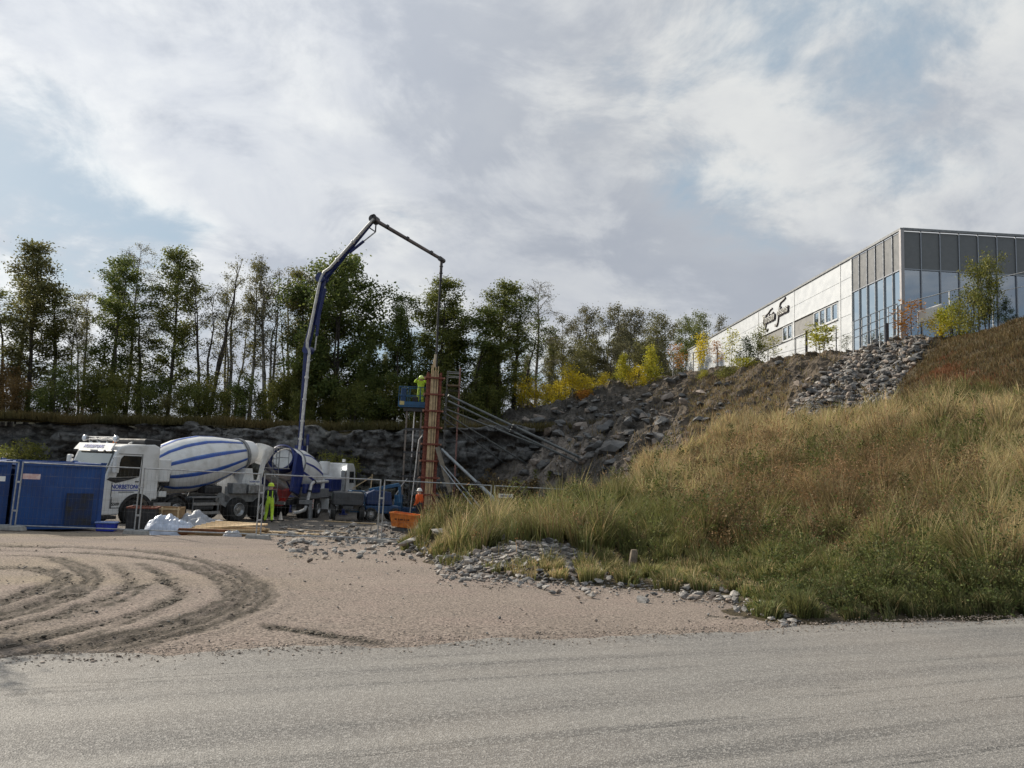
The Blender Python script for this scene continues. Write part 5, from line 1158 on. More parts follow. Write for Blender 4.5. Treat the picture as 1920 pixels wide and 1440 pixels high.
for a, b_, m in ((loc(661, 916, 42.5), loc(698, 893, 42.5), wood), (loc(698, 889, 42.5), loc(694, 926, 42.5), wood), (loc(664, 918, 42.4), loc(692, 926, 42.4), woodd), (loc(666, 924, 42.4), loc(690, 931, 42.4), woodd), (loc(694, 926, 42.5), loc(693, 958, 42.5), woodd), (loc(665, 918, 42.5), loc(665, 958, 42.5), woodd)):
    MB().bar(a, b_, .10, .05).build('plank', m, ts)
p = yz(760, 33.5); b0 = thing('orange_skip', 'orange steel tipping skip half hidden behind the grass', 'skip', p, R(-8)); b0.scale = (.84,) * 3
V_ = [(-.52, -.38, .30), (.55, -.38, .22), (.55, .38, .22), (-.52, .38, .30), (-.62, -.52, .98), (.75, -.52, .88), (.75, .52, .88), (-.62, .52, .98)]
sk = MB().add(V_, [(0, 3, 2, 1), (0, 1, 5, 4), (1, 2, 6, 5), (2, 3, 7, 6), (3, 0, 4, 7)]).build('tub', orange, b0); q = sk.modifiers.new('s', 'SOLIDIFY'); q.thickness = .02
mb = MB()
for a, b_ in ((4, 5), (5, 6), (6, 7), (7, 4)): mb.bar(V_[a], V_[b_], .06, .06)
mb.build('rim', orange, b0)
for x in (-.2, .2): mb = MB().bar((x, -.455, .32), (x + .02, -.53, .9), .05, .03); mb.build('rib', orange, b0)
for y in (-.3, .3): MB().box((.0, y, .14), (1.0, .14, .16)).build('skid', dsteel, b0)
for k, (x, w_) in enumerate(((-.30, .10), (-.16, .07), (.0, .16), (.20, .12), (.36, .10))): MB().box((x, -.487, .66 - .03 * x), (w_, .012, .07)).build('stencil_mark', mat('skip_letter', (.10, .03, .01), .7, 0, .2, 5), b0)

# ------------------------------------------------------------------ railing and banner on the hill edge
RL = [(1262, 692, 62), (1300, 686, 60.5), (1345, 678, 58.5), (1395, 668, 56.5), (1440, 660, 55), (1492, 652, 53), (1530, 648, 51.5), (1568, 646, 50)]
pts = []
for px, py, d in RL:
    x = P(px, py, d).x; pts.append(Vector((x, d, top(x, d))))
rl = thing('edge_railing', 'thin steel guard rail with slender posts along the edge of the hill before the facade', 'railing', pts[0])
tops = []
for i, p in enumerate(pts):
    tp = p + Vector((0, 0, 1.55)); tops.append(tp - pts[0]); MB().tube([p - pts[0] - Vector((0, 0, .3)), tp - pts[0]], .035, 6).build('post', dsteel if i % 3 else gsteel, rl, smooth=True)
MB().tube(tops, .022, 6).build('rail', steel, rl, smooth=True); MB().tube([p - Vector((0, 0, .75)) for p in tops], .014, 6).build('wire', steel, rl, smooth=True)
r2 = thing('stair_railing', 'galvanised handrail with mesh bars in front of the glazed corner', 'railing', (0, 0, 0))
q = [P(1600, 611, 47.0), P(1645, 592, 46.6), P(1682, 577, 46.3)]; base = Vector((q[0].x, q[0].y, top(q[0].x, q[0].y))); r2.location = base
for dz_ in (0, -.55, -1.05):
    MB().tube([v - base + Vector((0, 0, dz_ + .25)) for v in q], .026, 6).build('rail', steel, r2, smooth=True)
for a in np.linspace(0, 1, 6):
    v = q[0].lerp(q[2], a); gz_ = top(v.x, v.y); MB().tube([v - base + Vector((0, 0, .28)), Vector((v.x, v.y, gz_ - .2)) - base], .03, 6).build('post', steel, r2, smooth=True)
r3 = thing('slope_railing', 'long slender handrail climbing to the right in front of the glazed front', 'railing', (0, 0, 0))
ql = [P(1684, 574, 46.3), P(1690, 570, 46.2), P(1780, 546, 44.5), P(1860, 524, 43), P(1930, 508, 41.5)]; base = ql[0].copy(); base.z = top(base.x, base.y); r3.location = base
MB().tube([v - base for v in ql], .028, 6).build('rail', steel, r3, smooth=True)
for v in ql: MB().tube([v - base, Vector((v.x, v.y, top(v.x, v.y) - .2)) - base], .035, 6).build('post', steel, r3, smooth=True)
MB().tube([v - base - Vector((0, 0, .8)) for v in ql], .016, 6).build('wire', steel, r3, smooth=True)
bn = thing('banner', 'plain white banner tied up in front of the glazed building front', 'banner', (0, 0, 0)); qa = P(1722, 583, 45.2); qb = P(1766, 569, 44.7); qc = P(1766, 597, 44.7); qd = P(1722, 606, 45.2)
bn.location = qd; nn = 12; X_, Y_ = np.meshgrid(np.linspace(0, 1, nn), np.linspace(0, 1, nn)); vv = []
for v_ in range(nn):
    for u_ in range(nn):
        a, c_ = u_ / (nn - 1), v_ / (nn - 1); p = (qd.lerp(qc, a)).lerp(qa.lerp(qb, a), c_) - qd; vv.append((p.x, p.y + .05 * math.sin(a * 9 + c_ * 3), p.z))
bo = link('sheet', mesh_np('sheet', vv, grid_faces(nn, nn), smooth=True), bn, mat('banner_white', (.74, .72, .72), .8, 0, .06, 2)); q = bo.modifiers.new('s', 'SOLIDIFY'); q.thickness = .01
for v in (qd, qc): MB().tube([(v - qd) + Vector((0, .05, .9)), Vector((v.x - qd.x, v.y - qd.y + .05, top(v.x, v.y) - qd.z - .2))], .025, 6).build('pole', steel, bn)
o = MB().tube([(0, 0, -.3), (0, 0, 1.7)], .09, 8).build('bollard', mat('dark_post', (.05, .045, .05), .7, 0, .2, 6), None, smooth=True); x = P(1512, 640, 51.6).x; o.location = (x, 51.6, top(x, 51.6)); tag(o, 'short dark bollard on the hill edge before the ribbon windows', 'bollard')
o = MB().tube([(0, 0, -.3), (0, 0, 1.5)], .09, 8).build('bollard', MATS['dark_post'], None, smooth=True); x = P(1654, 600, 47).x; o.location = (x, 46.4, top(x, 46.4)); tag(o, 'short dark bollard at the handrail before the glazed corner', 'bollard')

# ------------------------------------------------------------------ trees
lv_green = leaf_mat('leaf_green', (.088, .112, .028), (.220, .228, .058), .5); lv_dark = leaf_mat('leaf_dark_green', (.058, .090, .024), (.165, .190, .048), .5)
lv_olive = leaf_mat('leaf_olive', (.095, .102, .036), (.225, .205, .075), .5); lv_grey = leaf_mat('leaf_grey_green', (.090, .092, .048), (.200, .180, .092), .45)
lv_yellow = leaf_mat('leaf_yellow', (.42, .32, .02), (.72, .60, .05), .5); lv_yg = leaf_mat('leaf_yellow_green', (.20, .23, .025), (.54, .48, .05), .5); lv_or = leaf_mat('leaf_orange', (.30, .115, .015), (.48, .23, .03))
lv_rust = leaf_mat('leaf_rust', (.11, .07, .025), (.22, .14, .05)); lv_sh = leaf_mat('leaf_shrub', (.105, .130, .030), (.26, .245, .060), .5); lv_wil = leaf_mat('leaf_willow', (.10, .13, .03), (.30, .27, .06))
lv_pine = leaf_mat('needle_green', (.03, .055, .018), (.07, .10, .03), .2)
def leaf_quads(c, size, rng, droop=0.0, narrow=.6):
    n = len(c); a = rng.normal(size=(n, 3)); a[:, 2] -= droop; a /= np.linalg.norm(a, axis=1)[:, None]
    b_ = rng.normal(size=(n, 3)); b_ -= a * (a * b_).sum(1)[:, None]; b_ /= np.linalg.norm(b_, axis=1)[:, None]
    s = (size * rng.uniform(.55, 1.35, n))[:, None]; a = a * s * .5; b_ = b_ * s * .5 * narrow
    v = np.stack([c - a, c + b_, c + a, c - b_], 1).reshape(-1, 3); f_ = np.arange(n * 4).reshape(-1, 4); return v, f_
def tree_meshes(seed, h, stems, cb, rw, nl, ls, prof='birch', lean=.03, up=.75, twigs=3, r0=None, droop=.3, spread=1.0, nbr=30):
    rng = np.random.default_rng(seed); mb = MB(); tips = []; wts = []
    for st in range(stems):
        a0 = rng.uniform(0, 6.28); base = np.array([math.cos(a0), math.sin(a0), 0]) * (.0 if stems == 1 else .25 * h / 12)
        hh = h * (1 if st == 0 else rng.uniform(.72, .96)); ln = np.array([math.cos(a0), math.sin(a0)]) * (lean if stems == 1 else rng.uniform(.05, .14))
        n = 9; pts = []
        for k in range(n):
            t_ = k / (n - 1); wob = (rng.random(2) - .5) * .04 * h * t_; pts.append(np.array([base[0] + ln[0] * hh * t_ + wob[0] * .6, base[1] + ln[1] * hh * t_ + wob[1] * .6, hh * t_ - .3 * (k == 0)]))
        pts = np.array(pts); rr = (r0 or h * .011) * (1 if st == 0 else .75); mb.tube([tuple(p) for p in pts], [max(.012, rr * (1 - k / (n - 1)) ** .8) for k in range(n)], 6, caps=False)
        for k in range(max(4, nbr // stems)):
            t_ = cb + (1 - cb) * ((k + rng.random()) / max(4, nbr // stems)) ** .9; t_ = min(t_, .985); q = np.array([np.interp(t_, np.linspace(0, 1, n), pts[:, i]) for i in range(3)])
            u_ = (t_ - cb) / (1 - cb)
            pr_ = {'birch': (.35 + 1.0 * u_) * (1 - u_) ** .55 * 1.35 + .08, 'round': math.sqrt(max(0, 1 - (2 * u_ - .85) ** 2 / 1.35)) * 1.0 + .05, 'cone': (1 - u_) * 1.0 + .06, 'top': (.2 + 1.3 * u_) * (1 - u_ ** 4) + .05}[prof]
            L_ = rw * pr_ * rng.uniform(.65, 1.15); az = rng.uniform(0, 6.28); d = np.array([math.cos(az), math.sin(az), up * rng.uniform(.5, 1.4)]); d /= np.linalg.norm(d)
            e = q + d * L_; m_ = q + d * L_ * .5 + np.array([0, 0, .04 * L_]); e[2] -= droop * L_ * .3
            mb.tube([tuple(q), tuple(m_), tuple(e)], [rr * .32 * (1 - t_ * .6), rr * .2 * (1 - t_ * .6), .006], 4, caps=False)
            for j in range(twigs):
                s_ = rng.uniform(.35, .95); g_ = q + (m_ - q) * min(1, 2 * s_) if s_ < .5 else m_ + (e - m_) * (2 * s_ - 1); dd = d + rng.normal(size=3) * .7; dd /= np.linalg.norm(dd); tl = L_ * rng.uniform(.25, .5)
                e2 = g_ + dd * tl - np.array([0, 0, droop * tl * .6]); mb.tube([tuple(g_), tuple((g_ + e2) / 2 + np.array([0, 0, .05 * tl])), tuple(e2)], [.014 * h / 12, .010 * h / 12, .005], 3, caps=False)
                tips.append((g_, e2)); wts.append(tl + .1)
            tips.append((q + (e - q) * .35, e)); wts.append(L_ * .8 + .1)
    wts = np.array(wts) / np.sum(wts); ti = rng.choice(len(tips), nl, p=wts); A_ = np.array([t_[0] for t_ in tips])[ti]; B_ = np.array([t_[1] for t_ in tips])[ti]
    u_ = rng.random((nl, 1)) ** .8; c = A_ + (B_ - A_) * u_ + rng.normal(size=(nl, 3)) * ls * 1.5 * spread; c[:, 2] -= droop * np.abs(rng.normal(size=nl)) * ls * 1.2
    c[:, 2] = np.maximum(c[:, 2], .1)
    v, f_ = leaf_quads(c, ls, rng, droop); lm = mesh_np('crown', v, f_)
    rn = np.clip(.5 + .28 * rng.normal(size=nl) + .5 * (vnoise(c[:, 0] * .9 + 7, c[:, 2] * .9 + c[:, 1] * .6, seed) - .5), 0, 1); setrnd(lm, np.repeat(rn, 4))
    tm = bpy.data.meshes.new('trunk'); tm.from_pydata(mb.v, [], mb.f); tm.polygons.foreach_set('use_smooth', np.ones(len(tm.polygons), bool))
    return tm, lm, h
KINDS = {
 'dense': [tree_meshes(1, 12, 1, .16, 2.0, 16000, .135, 'birch', .02, 1.1, 4, nbr=50), tree_meshes(2, 12, 2, .20, 1.9, 16000, .135, 'birch', .02, 1.1, 4, nbr=46)],
 'open': [tree_meshes(3, 12, 1, .26, 1.7, 7000, .115, 'birch', .03, 1.2, 4, nbr=40), tree_meshes(4, 12, 2, .30, 1.7, 7000, .115, 'top', .03, 1.3, 4, nbr=40)],
 'multi': [tree_meshes(5, 12, 5, .25, 1.5, 5200, .10, 'top', .03, 1.6, 4, nbr=60), tree_meshes(6, 12, 4, .3, 1.4, 4600, .10, 'top', .03, 1.6, 4, nbr=56)],
 'bare': [tree_meshes(7, 12, 1, .28, 2.2, 3600, .08, 'birch', .02, .8, 6, nbr=52, droop=.6)],
 'broad': [tree_meshes(8, 12, 2, .10, 3.3, 34000, .18, 'round', .02, .7, 4, nbr=64)],
 'conic': [tree_meshes(9, 10, 1, .06, 2.7, 20000, .145, 'cone', .01, .5, 4, nbr=60)],
 'far': [tree_meshes(10, 14, 2, .15, 2.3, 11000, .16, 'birch', .02, 1.0, 4, nbr=44), tree_meshes(11, 14, 1, .12, 2.4, 12000, .16, 'round', .02, 1.0, 4, nbr=44)],
 'shrub': [tree_meshes(12, 3, 5, .05, 1.3, 5000, .11, 'round', .1, .9, 3, r0=.03, nbr=34), tree_meshes(13, 3, 6, .08, 1.2, 4200, .10, 'round', .1, .9, 3, r0=.03, nbr=34), tree_meshes(14, 3, 4, .02, 1.5, 5600, .115, 'round', .1, .8, 3, r0=.03, nbr=34)],
 'sap': [tree_meshes(15, 3, 2, .22, .68, 1500, .115, 'birch', .03, .9, 3, r0=.022, nbr=26), tree_meshes(16, 3, 3, .2, .68, 1500, .115, 'round', .03, .9, 3, r0=.022, nbr=26)],
 'thin': [tree_meshes(17, 3, 1, .25, .5, 480, .11, 'birch', .03, .9, 3, r0=.02, nbr=20)],
 'cone': [tree_meshes(18, 3, 1, .05, .95, 2600, .115, 'cone', .01, .8, 3, r0=.03, nbr=36)],
 'willow': [tree_meshes(19, 4, 5, .10, 1.2, 6000, .10, 'round', .05, 1.5, 3, r0=.03, nbr=50)],
 'bush': [tree_meshes(20, 2, 5, .02, 1.0, 2200, .10, 'round', .1, .8, 3, r0=.02, nbr=30)],
 'pine': [tree_meshes(21, 3, 1, .05, .95, 2600, .085, 'cone', .01, .45, 4, r0=.035, nbr=44, droop=.1)],
}
TN = [0]
def tree(kind, var, base, height, leaf, bark, label, cat, name, group=None, sx=1.0, rz=None):
    tm, lm, h0 = KINDS[kind][var % len(KINDS[kind])]; s = height / h0
    o = thing(name, label, cat, base, rz if rz is not None else random.uniform(0, 6.28), group); o.scale = (s * sx, s * sx, s)
    t_ = link('trunk', tm, o); c_ = link('crown', lm, o)
    for ob, m in ((t_, bark), (c_, leaf)):
        if not ob.data.materials: ob.data.materials.append(m)
        ob.material_slots[0].link = 'OBJECT'; ob.material_slots[0].material = m
    return o
def on_ter(px, d): x = P(px, 760, d).x; return Vector((x, d, float(TER(x, d)) - .1))
TG = 'trees on the rock terrace behind the site'
TREES = [ # px, top py, depth, kind, var, leaf, bark, label, widen
 (-90, 500, 60, 'dense', 1, lv_green, bark_d, 'tree cut off by the left picture edge', 1.1),
 (20, 500, 62, 'open', 1, lv_green, bark_d, 'airy green tree nearest the left edge, behind a taller one', 1.3),
 (52, 466, 60, 'dense', 0, lv_olive, bark_d, 'tall loose grey-green tree at the far left', 1.15),
 (100, 545, 61, 'open', 0, lv_green, bark_d, 'green tree leaning out right of the tall far left tree', 1.2),
 (128, 575, 64, 'bare', 0, lv_olive, bark_l, 'thin nearly bare tree in the gap at the left', .6),
 (158, 545, 62, 'open', 1, lv_olive, bark_l, 'slim tree just left of the dense dark column-shaped tree', .8),
 (205, 478, 60, 'dense', 1, lv_dark, bark_d, 'dense dark column-shaped tree in the left group', 1.0),
 (238, 462, 62, 'bare', 0, lv_olive, bark_l, 'feathery thin birch rising right of the dense dark tree', .9),
 (262, 590, 59, 'open', 0, lv_green, bark_d, 'lower leaning tree between the two tall left trees', 1.2),
 (316, 472, 60, 'dense', 0, lv_green, bark_d, 'tall slender leafy tree left of the bare multi-stemmed group', .95),
 (385, 488, 60, 'multi', 0, lv_olive, bark_d, 'bare multi-stemmed tree above the mixer drum', 1.0),
 (432, 502, 62, 'multi', 1, lv_olive, bark_l, 'thin sparse birch second in the bare group', .9),
 (470, 495, 61, 'open', 0, lv_olive, bark_l, 'sparse upright birch third in the bare group', .85),
 (508, 478, 60, 'multi', 1, lv_grey, bark_l, 'tallest sparse birch of the bare group', 1.0),
 (545, 492, 63, 'multi', 0, lv_olive, bark_l, 'sparse birch touching the big dark tree behind the boom', .8),
 (580, 520, 61, 'dense', 1, lv_olive, bark_d, 'olive tree on the left flank of the big dark tree', 1.0),
 (632, 476, 58, 'broad', 0, lv_dark, bark_d, 'big dense dark green tree behind the concrete boom', .95),
 (560, 640, 57, 'conic', 0, lv_sh, bark_d, 'low green tree under the sparse birches left of the boom', .9),
 (742, 578, 57, 'conic', 0, lv_dark, bark_d, 'dense dark pointed tree behind the blue work basket', 1.0),
 (790, 560, 60, 'dense', 1, lv_dark, bark_d, 'green tree left of the hanging hose', 1.0),
 (826, 533, 59, 'dense', 0, lv_green, bark_d, 'round-topped green tree behind the hanging hose', 1.05),
 (872, 575, 59, 'dense', 1, lv_dark, bark_d, 'green tree just right of the red column', 1.1),
 (930, 538, 60, 'dense', 0, lv_green, bark_d, 'tall green tree right of the column', 1.05),
 (962, 565, 62, 'open', 1, lv_dark, bark_d, 'dark leafy tree beside the pale bare birch', 1.2),
 (1002, 532, 63, 'bare', 0, lv_grey, bark_l, 'pale nearly bare birch at the right end of the wood', 1.0),
 (1030, 640, 68, 'conic', 0, lv_olive, bark_d, 'low brown-green tree under the pale bare birch', .7),
 (905, 650, 61, 'conic', 0, lv_dark, bark_d, 'low dark tree beneath the tall trees right of the column', 1.0),
 (690, 640, 56.5, 'conic', 0, lv_dark, bark_d, 'low dark green tree between the boom and the work basket', .9)]
for px, ty, d, k, v, lf_, bk_, lb, wd in TREES:
    b_ = on_ter(px, d); hgt = P(px, ty, d).z - b_.z; tree(k, v, b_, hgt, lf_, bk_, lb, 'tree', 'tree', TG, sx=1.42 * wd * 12 / max(hgt, 6) if k not in ('conic',) else wd * 1.1)
FAR = [(1072, 600, 84, 0, lv_grey), (1095, 582, 88, 1, lv_grey), (1122, 588, 90, 0, lv_olive), (1150, 572, 86, 0, lv_grey), (1178, 590, 92, 1, lv_grey), (1205, 584, 90, 0, lv_grey), (1235, 594, 94, 1, lv_olive), (1262, 606, 96, 0, lv_grey), (1288, 602, 100, 1, lv_green), (1315, 592, 112, 1, lv_green), (1343, 600, 114, 0, lv_grey), (1052, 640, 78, 1, lv_olive), (1110, 640, 80, 1, lv_olive), (1165, 645, 80, 0, lv_grey), (1215, 640, 82, 1, lv_olive)]
fl = ['leftmost grey-green tree of the far grove', 'tall grey-green tree second from left in the far grove', 'olive tree third from left in the far grove', 'tallest feathery tree of the far grove', 'grey-green tree right of the tallest in the far grove', 'grey-green tree in the middle of the far grove', 'rounded tree right of the middle of the far grove', 'lower grey-green tree near the right of the far grove', 'green rounded tree left of the facade end', 'green rounded tree rising behind the facade end', 'pale thin tree furthest right above the white roof', 'low olive tree at the foot of the far grove on the left', 'low tree behind the orange-yellow saplings', 'low tree behind the yellow saplings', 'low tree behind the pointed yellow-green sapling']
for (px, ty, d, v, lf_), lb in zip(FAR, fl):
    x = P(px, 700, d).x; z = 5.5 if px < 1270 else PLAT - 2; tt = P(px, ty, d).z; tree('far', v, Vector((x, d, z)), tt - z, lf_, bark_d, lb, 'tree', 'tree', 'far grove left of the white building', sx=14 / (tt - z) * 1.15)
# shrubs under the trees
SH = []
rs = random.Random(5); k = 0
cols_ = [lv_sh, lv_sh, lv_green, lv_olive, lv_green, lv_sh, lv_dark]
pos_w = ['at the far left under the trees', 'left of the mixer cab along the terrace', 'above the mixer cab along the terrace', 'above the mixer drum along the terrace', 'left of the boom along the terrace', 'right of the boom along the terrace', 'left of the work basket along the terrace', 'right of the column along the terrace', 'at the right end of the terrace']
ORD = 'first second third fourth fifth sixth seventh eighth ninth tenth eleventh twelfth thirteenth fourteenth fifteenth sixteenth seventeenth eighteenth nineteenth twentieth'.split()
def ordn(i): return ORD[i] if i < 20 else ('twenty-' + ORD[i - 20] if i < 29 else ('thirtieth' if i == 29 else ('twentieth' if i < 20 else ('thirty-' + ORD[i - 30] if i < 39 else ('fortieth' if i == 39 else 'forty-' + ORD[i - 40])))))
cnm = {lv_sh.name: 'green-brown', lv_green.name: 'green', lv_olive.name: 'olive', lv_rust.name: 'rust-brown', lv_dark.name: 'dark green', lv_or.name: 'orange-brown'}
row = list(np.arange(-60, 955, 25))
for i, px in enumerate(row):
    d = (rs.uniform(54.3, 57.0) if i % 2 else rs.uniform(57, 59.5)) + (2.5 if px > 830 else 0); lf_ = cols_[rs.randrange(7)]
    if px < 60 or i == 8: lf_ = lv_rust
    b_ = on_ter(px + rs.uniform(-8, 8), d); hg = rs.uniform(1.8, 4.6) * 1.15 if px > 540 else rs.uniform(2.0, 4.4)
    tree('shrub', i, b_, hg, lf_, bark_d, f'{cnm[lf_.name]} shrub, {ordn(i)} from the left in the front thicket on the rock terrace', 'shrub', 'shrub', 'front thicket on the rock terrace')
for i, px in enumerate(np.arange(560, 1040, 54)):
    d = rs.uniform(63, 68); lf_ = [lv_dark, lv_green, lv_sh, lv_olive][rs.randrange(4)]; b_ = on_ter(px + rs.uniform(-15, 15), d)
    tree('conic', 0, b_, rs.uniform(4.5, 7.0) * (1.15 if px > 520 else .9), lf_, bark_d, f'low {cnm[lf_.name]} tree, {ordn(i)} from the left behind the front thicket', 'tree', 'tree', 'low trees behind the front thicket', sx=rs.uniform(.6, .85))
# saplings on the hill edge
SAP = [(985, 708, 60.5, 'sap', 0, lv_yellow, 'yellow sapling at the far left of the debris ridge', 1.0), (1010, 712, 60.5, 'sap', 1, lv_yellow, 'second yellow sapling from the left on the debris ridge', 1.3),
 (1045, 722, 60.5, 'bush', 0, lv_yellow, 'low yellow bush between the left saplings on the ridge', 1.0), (1075, 688, 60, 'sap', 1, lv_yellow, 'yellow round-topped sapling left of the orange bush', 1.5), (1100, 712, 60, 'bush', 0, lv_yellow, 'yellow bush right behind the orange bush', 1.0), (1128, 700, 60, 'sap', 0, lv_yellow, 'yellow sapling right of the orange bush', 1.2),
 (1098, 732, 58.6, 'bush', 0, lv_or, 'orange bush hanging over the debris slope', 1.0), (1168, 664, 59.5, 'cone', 0, lv_yg, 'yellow-green sapling left of the pointed one', .8), (1195, 690, 59.5, 'bush', 0, lv_yellow, 'low yellow bush at the foot of the pointed sapling', 1.2), (1222, 650, 59, 'cone', 0, lv_yg, 'pointed yellow-green sapling, tallest on the ridge', 1.0),
 (1270, 646, 60, 'thin', 0, lv_or, 'thin orange sapling by the end of the guard rail', 1.3), (1308, 626, 61, 'sap', 0, lv_yellow, 'yellow sapling in front of the far end of the facade', 1.0), (1346, 640, 57, 'thin', 0, lv_or, 'sparse orange sapling before the white facade', 1.0), (1372, 622, 56, 'thin', 0, lv_yg, 'sparse yellow-green sapling before the white facade', 1.3),
 (1400, 632, 54.5, 'pine', 0, lv_pine, 'young green pine on the hill edge', 1.1), (1396, 672, 53.5, 'bush', 0, lv_yg, 'yellow-green bush at the foot of the young pine', 1.3), (1422, 612, 54.5, 'sap', 1, lv_wil, 'leafy yellow-green sapling below the wall sign', .8), (1452, 632, 54, 'thin', 0, lv_yg, 'thin sapling right of the one below the wall sign', 1.2), (1365, 690, 54, 'bush', 0, lv_sh, 'dull green bush left of the young pine', 1.3), (1318, 700, 55.5, 'bush', 0, lv_yg, 'low yellow-green bush on the upper debris edge', .8),
 (1541, 606, 50.3, 'sap', 1, lv_yg, 'yellow sapling before the ribbon windows', 1.5), (1587, 630, 49, 'thin', 0, lv_green, 'tiny green sapling left of the glazed corner', 1.0), (1708, 566, 45.4, 'thin', 0, lv_or, 'orange sapling left of the white banner', 1.5), (1690, 600, 45.6, 'thin', 0, lv_or, 'small orange sapling at the building corner', 1.0), (1785, 575, 43.5, 'bush', 0, lv_yg, 'yellow-green bush between banner and big willow', 1.0), (1765, 590, 44.5, 'bush', 0, lv_yellow, 'small yellow bush in front of the banner', .9), (1848, 478, 41.5, 'willow', 0, lv_wil, 'tall yellow-green willow bush before the glazed front', .8), (1820, 545, 42, 'bush', 0, lv_wil, 'lower left shoot of bush beside the tall willow', 1.0), (1885, 560, 41, 'pine', 0, lv_pine, 'green pine bush right of the tall willow', .8)]
for px, ty, d, k, v, lf_, lb, wd in SAP:
    x = P(px, ty, d).x; z = top(x, d) - .05; hg = max(.7, P(px, ty, d).z - z)
    h0 = KINDS[k][v % len(KINDS[k])][2]; tree(k, v, Vector((x, d, z)), hg, lf_, bark_l if k in ('sap', 'thin') else bark_d, lb, 'sapling' if k in ('sap', 'thin', 'cone', 'pine') else 'bush', 'sapling' if k in ('sap', 'thin', 'cone', 'pine') else 'bush', 'saplings and bushes along the hill edge', sx=wd * min(1.6, max(.7, h0 / hg)) * (1.08 if px < 1240 else 1.1))
p = hit(30, 830, 40) if False else Vector((P(30, 860, 49).x, 49, float(G(0, 49)))); tree('shrub', 2, p, 3.4, lv_sh, bark_d, 'green shrub at the foot of the rock face on the far left', 'shrub', 'shrub', 'shrubs against the rock face')
p = Vector((P(640, 860, 49.5).x, 49.5, float(G(0, 49.5)))); tree('shrub', 0, p, 3.4, lv_sh, bark_d, 'dull green shrub against the rock face right of the pump truck', 'shrub', 'shrub', 'shrubs against the rock face')

# ------------------------------------------------------------------ grass and weeds (nobody could count them)
def blades(name, x, y, z, h, w_, lean, az, col, tipcol, parent=None, m=None, curve=.5):
    n = len(x); ca, sa = np.cos(az), np.sin(az); fa = RNG.uniform(0, 6.28, n); fx, fy = np.cos(fa) * w_ * .5, np.sin(fa) * w_ * .5
    lx, ly = ca * lean * h, sa * lean * h; v = np.zeros((n, 5, 3))
    v[:, 0] = np.stack([x - fx, y - fy, z - .03], 1); v[:, 1] = np.stack([x + fx, y + fy, z - .03], 1)
    mx, my, mz = x + lx * .35, y + ly * .35, z + h * .58
    v[:, 2] = np.stack([mx - fx * .8, my - fy * .8, mz], 1); v[:, 3] = np.stack([mx + fx * .8, my + fy * .8, mz], 1)
    v[:, 4] = np.stack([x + lx, y + ly, z + h * (1 - .18 * lean)], 1)
    i = np.arange(n) * 5; me = mesh_np(name, v.reshape(-1, 3), np.stack([i, i + 1, i + 3, i + 2], 1), np.stack([i + 2, i + 3, i + 4], 1))
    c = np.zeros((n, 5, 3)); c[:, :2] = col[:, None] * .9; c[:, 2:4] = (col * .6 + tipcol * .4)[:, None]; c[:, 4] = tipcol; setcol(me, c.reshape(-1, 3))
    return link(name, me, parent, m)
grass_m = attr_mat('grass_blades', .7, .35)
NB = 600000
th = np.arctan2(RNG.uniform(-.20, .86, NB), 1); rr = np.exp(RNG.uniform(math.log(8.6), math.log(56), NB)); x = np.tan(th) * rr; y = rr
hz_ = H(x, y); ok = (hz_ > G(x, y) + .02) & (y > edge_y(x) + .06); x, y, hz_ = x[ok], y[ok], hz_[ok]
dv = samp(deb, x, y); px, py = proj(x, y, hz_)
bare = vnoise(x * .7, y * .7, 501)
heath = inpoly(px, py, [(1655, 775), (1700, 700), (1775, 620), (2300, 520), (2300, 730), (1920, 745), (1800, 735), (1720, 760)]) & (y > 24)
hp = samp(heapm, x, y)
pkeep = np.where(dv > .5, .03 + .12 * (bare > .55) + .35 * ((px > 1290) & (px < 1480) & (py > 690)), 1.0); pkeep = np.where((dv <= .5) & (dv > .05), .4, pkeep)
pkeep = pkeep * np.clip(1.15 - hp * 1.8, .02, 1)
ok = RNG.random(len(x)) < pkeep; x, y, hz_, dv, px, py, heath = [a[ok] for a in (x, y, hz_, dv, px, py, heath)]
n = len(x)
def gs(lst):
    s = np.zeros(n)
    for a, b_, rx, ry, w_ in lst: s = s + w_ * np.exp(-((px - a) / rx) ** 2 - ((py - b_) / ry) ** 2)
    return s
nz1 = fbm(x * .45, y * .45, 511, 3); nz2 = fbm(x * .8 + 9, y * .8, 515, 3); nz3 = fbm(x * .3 - 4, y * .3 + 9, 519, 3)
wS = .34 + 1.4 * (nz1 - .45) * 2 + gs([(1180, 895, 230, 32, 1.6), (1380, 800, 150, 45, 1.3), (1520, 805, 200, 38, 1.2), (1860, 800, 140, 50, 1.1), (1900, 960, 70, 120, 1.2), (1050, 925, 130, 40, 1.0), (800, 960, 60, 60, .9)])
wB = .12 + 1.4 * (nz2 - .45) * 2 + gs([(1480, 960, 190, 70, 1.3), (1400, 868, 120, 30, .8), (880, 930, 130, 40, 1.2), (1330, 1010, 90, 60, .6), (1660, 970, 170, 90, .9)])
wG = .78 + 1.4 * (nz3 - .45) * 2 + gs([(1000, 985, 200, 45, 1.1), (1250, 1020, 170, 60, .9), (900, 1015, 120, 30, 1.0), (1450, 1120, 130, 50, 1.4), (1700, 1000, 250, 80, .6), (1530, 870, 70, 40, 1.3)])
wShady = -.5 + np.clip((py - 1075) / 50, 0, 1) * np.clip((px - 1380) / 80, 0, 1) * 2.2  # lush green strip by the road, its shade put into the darker colour
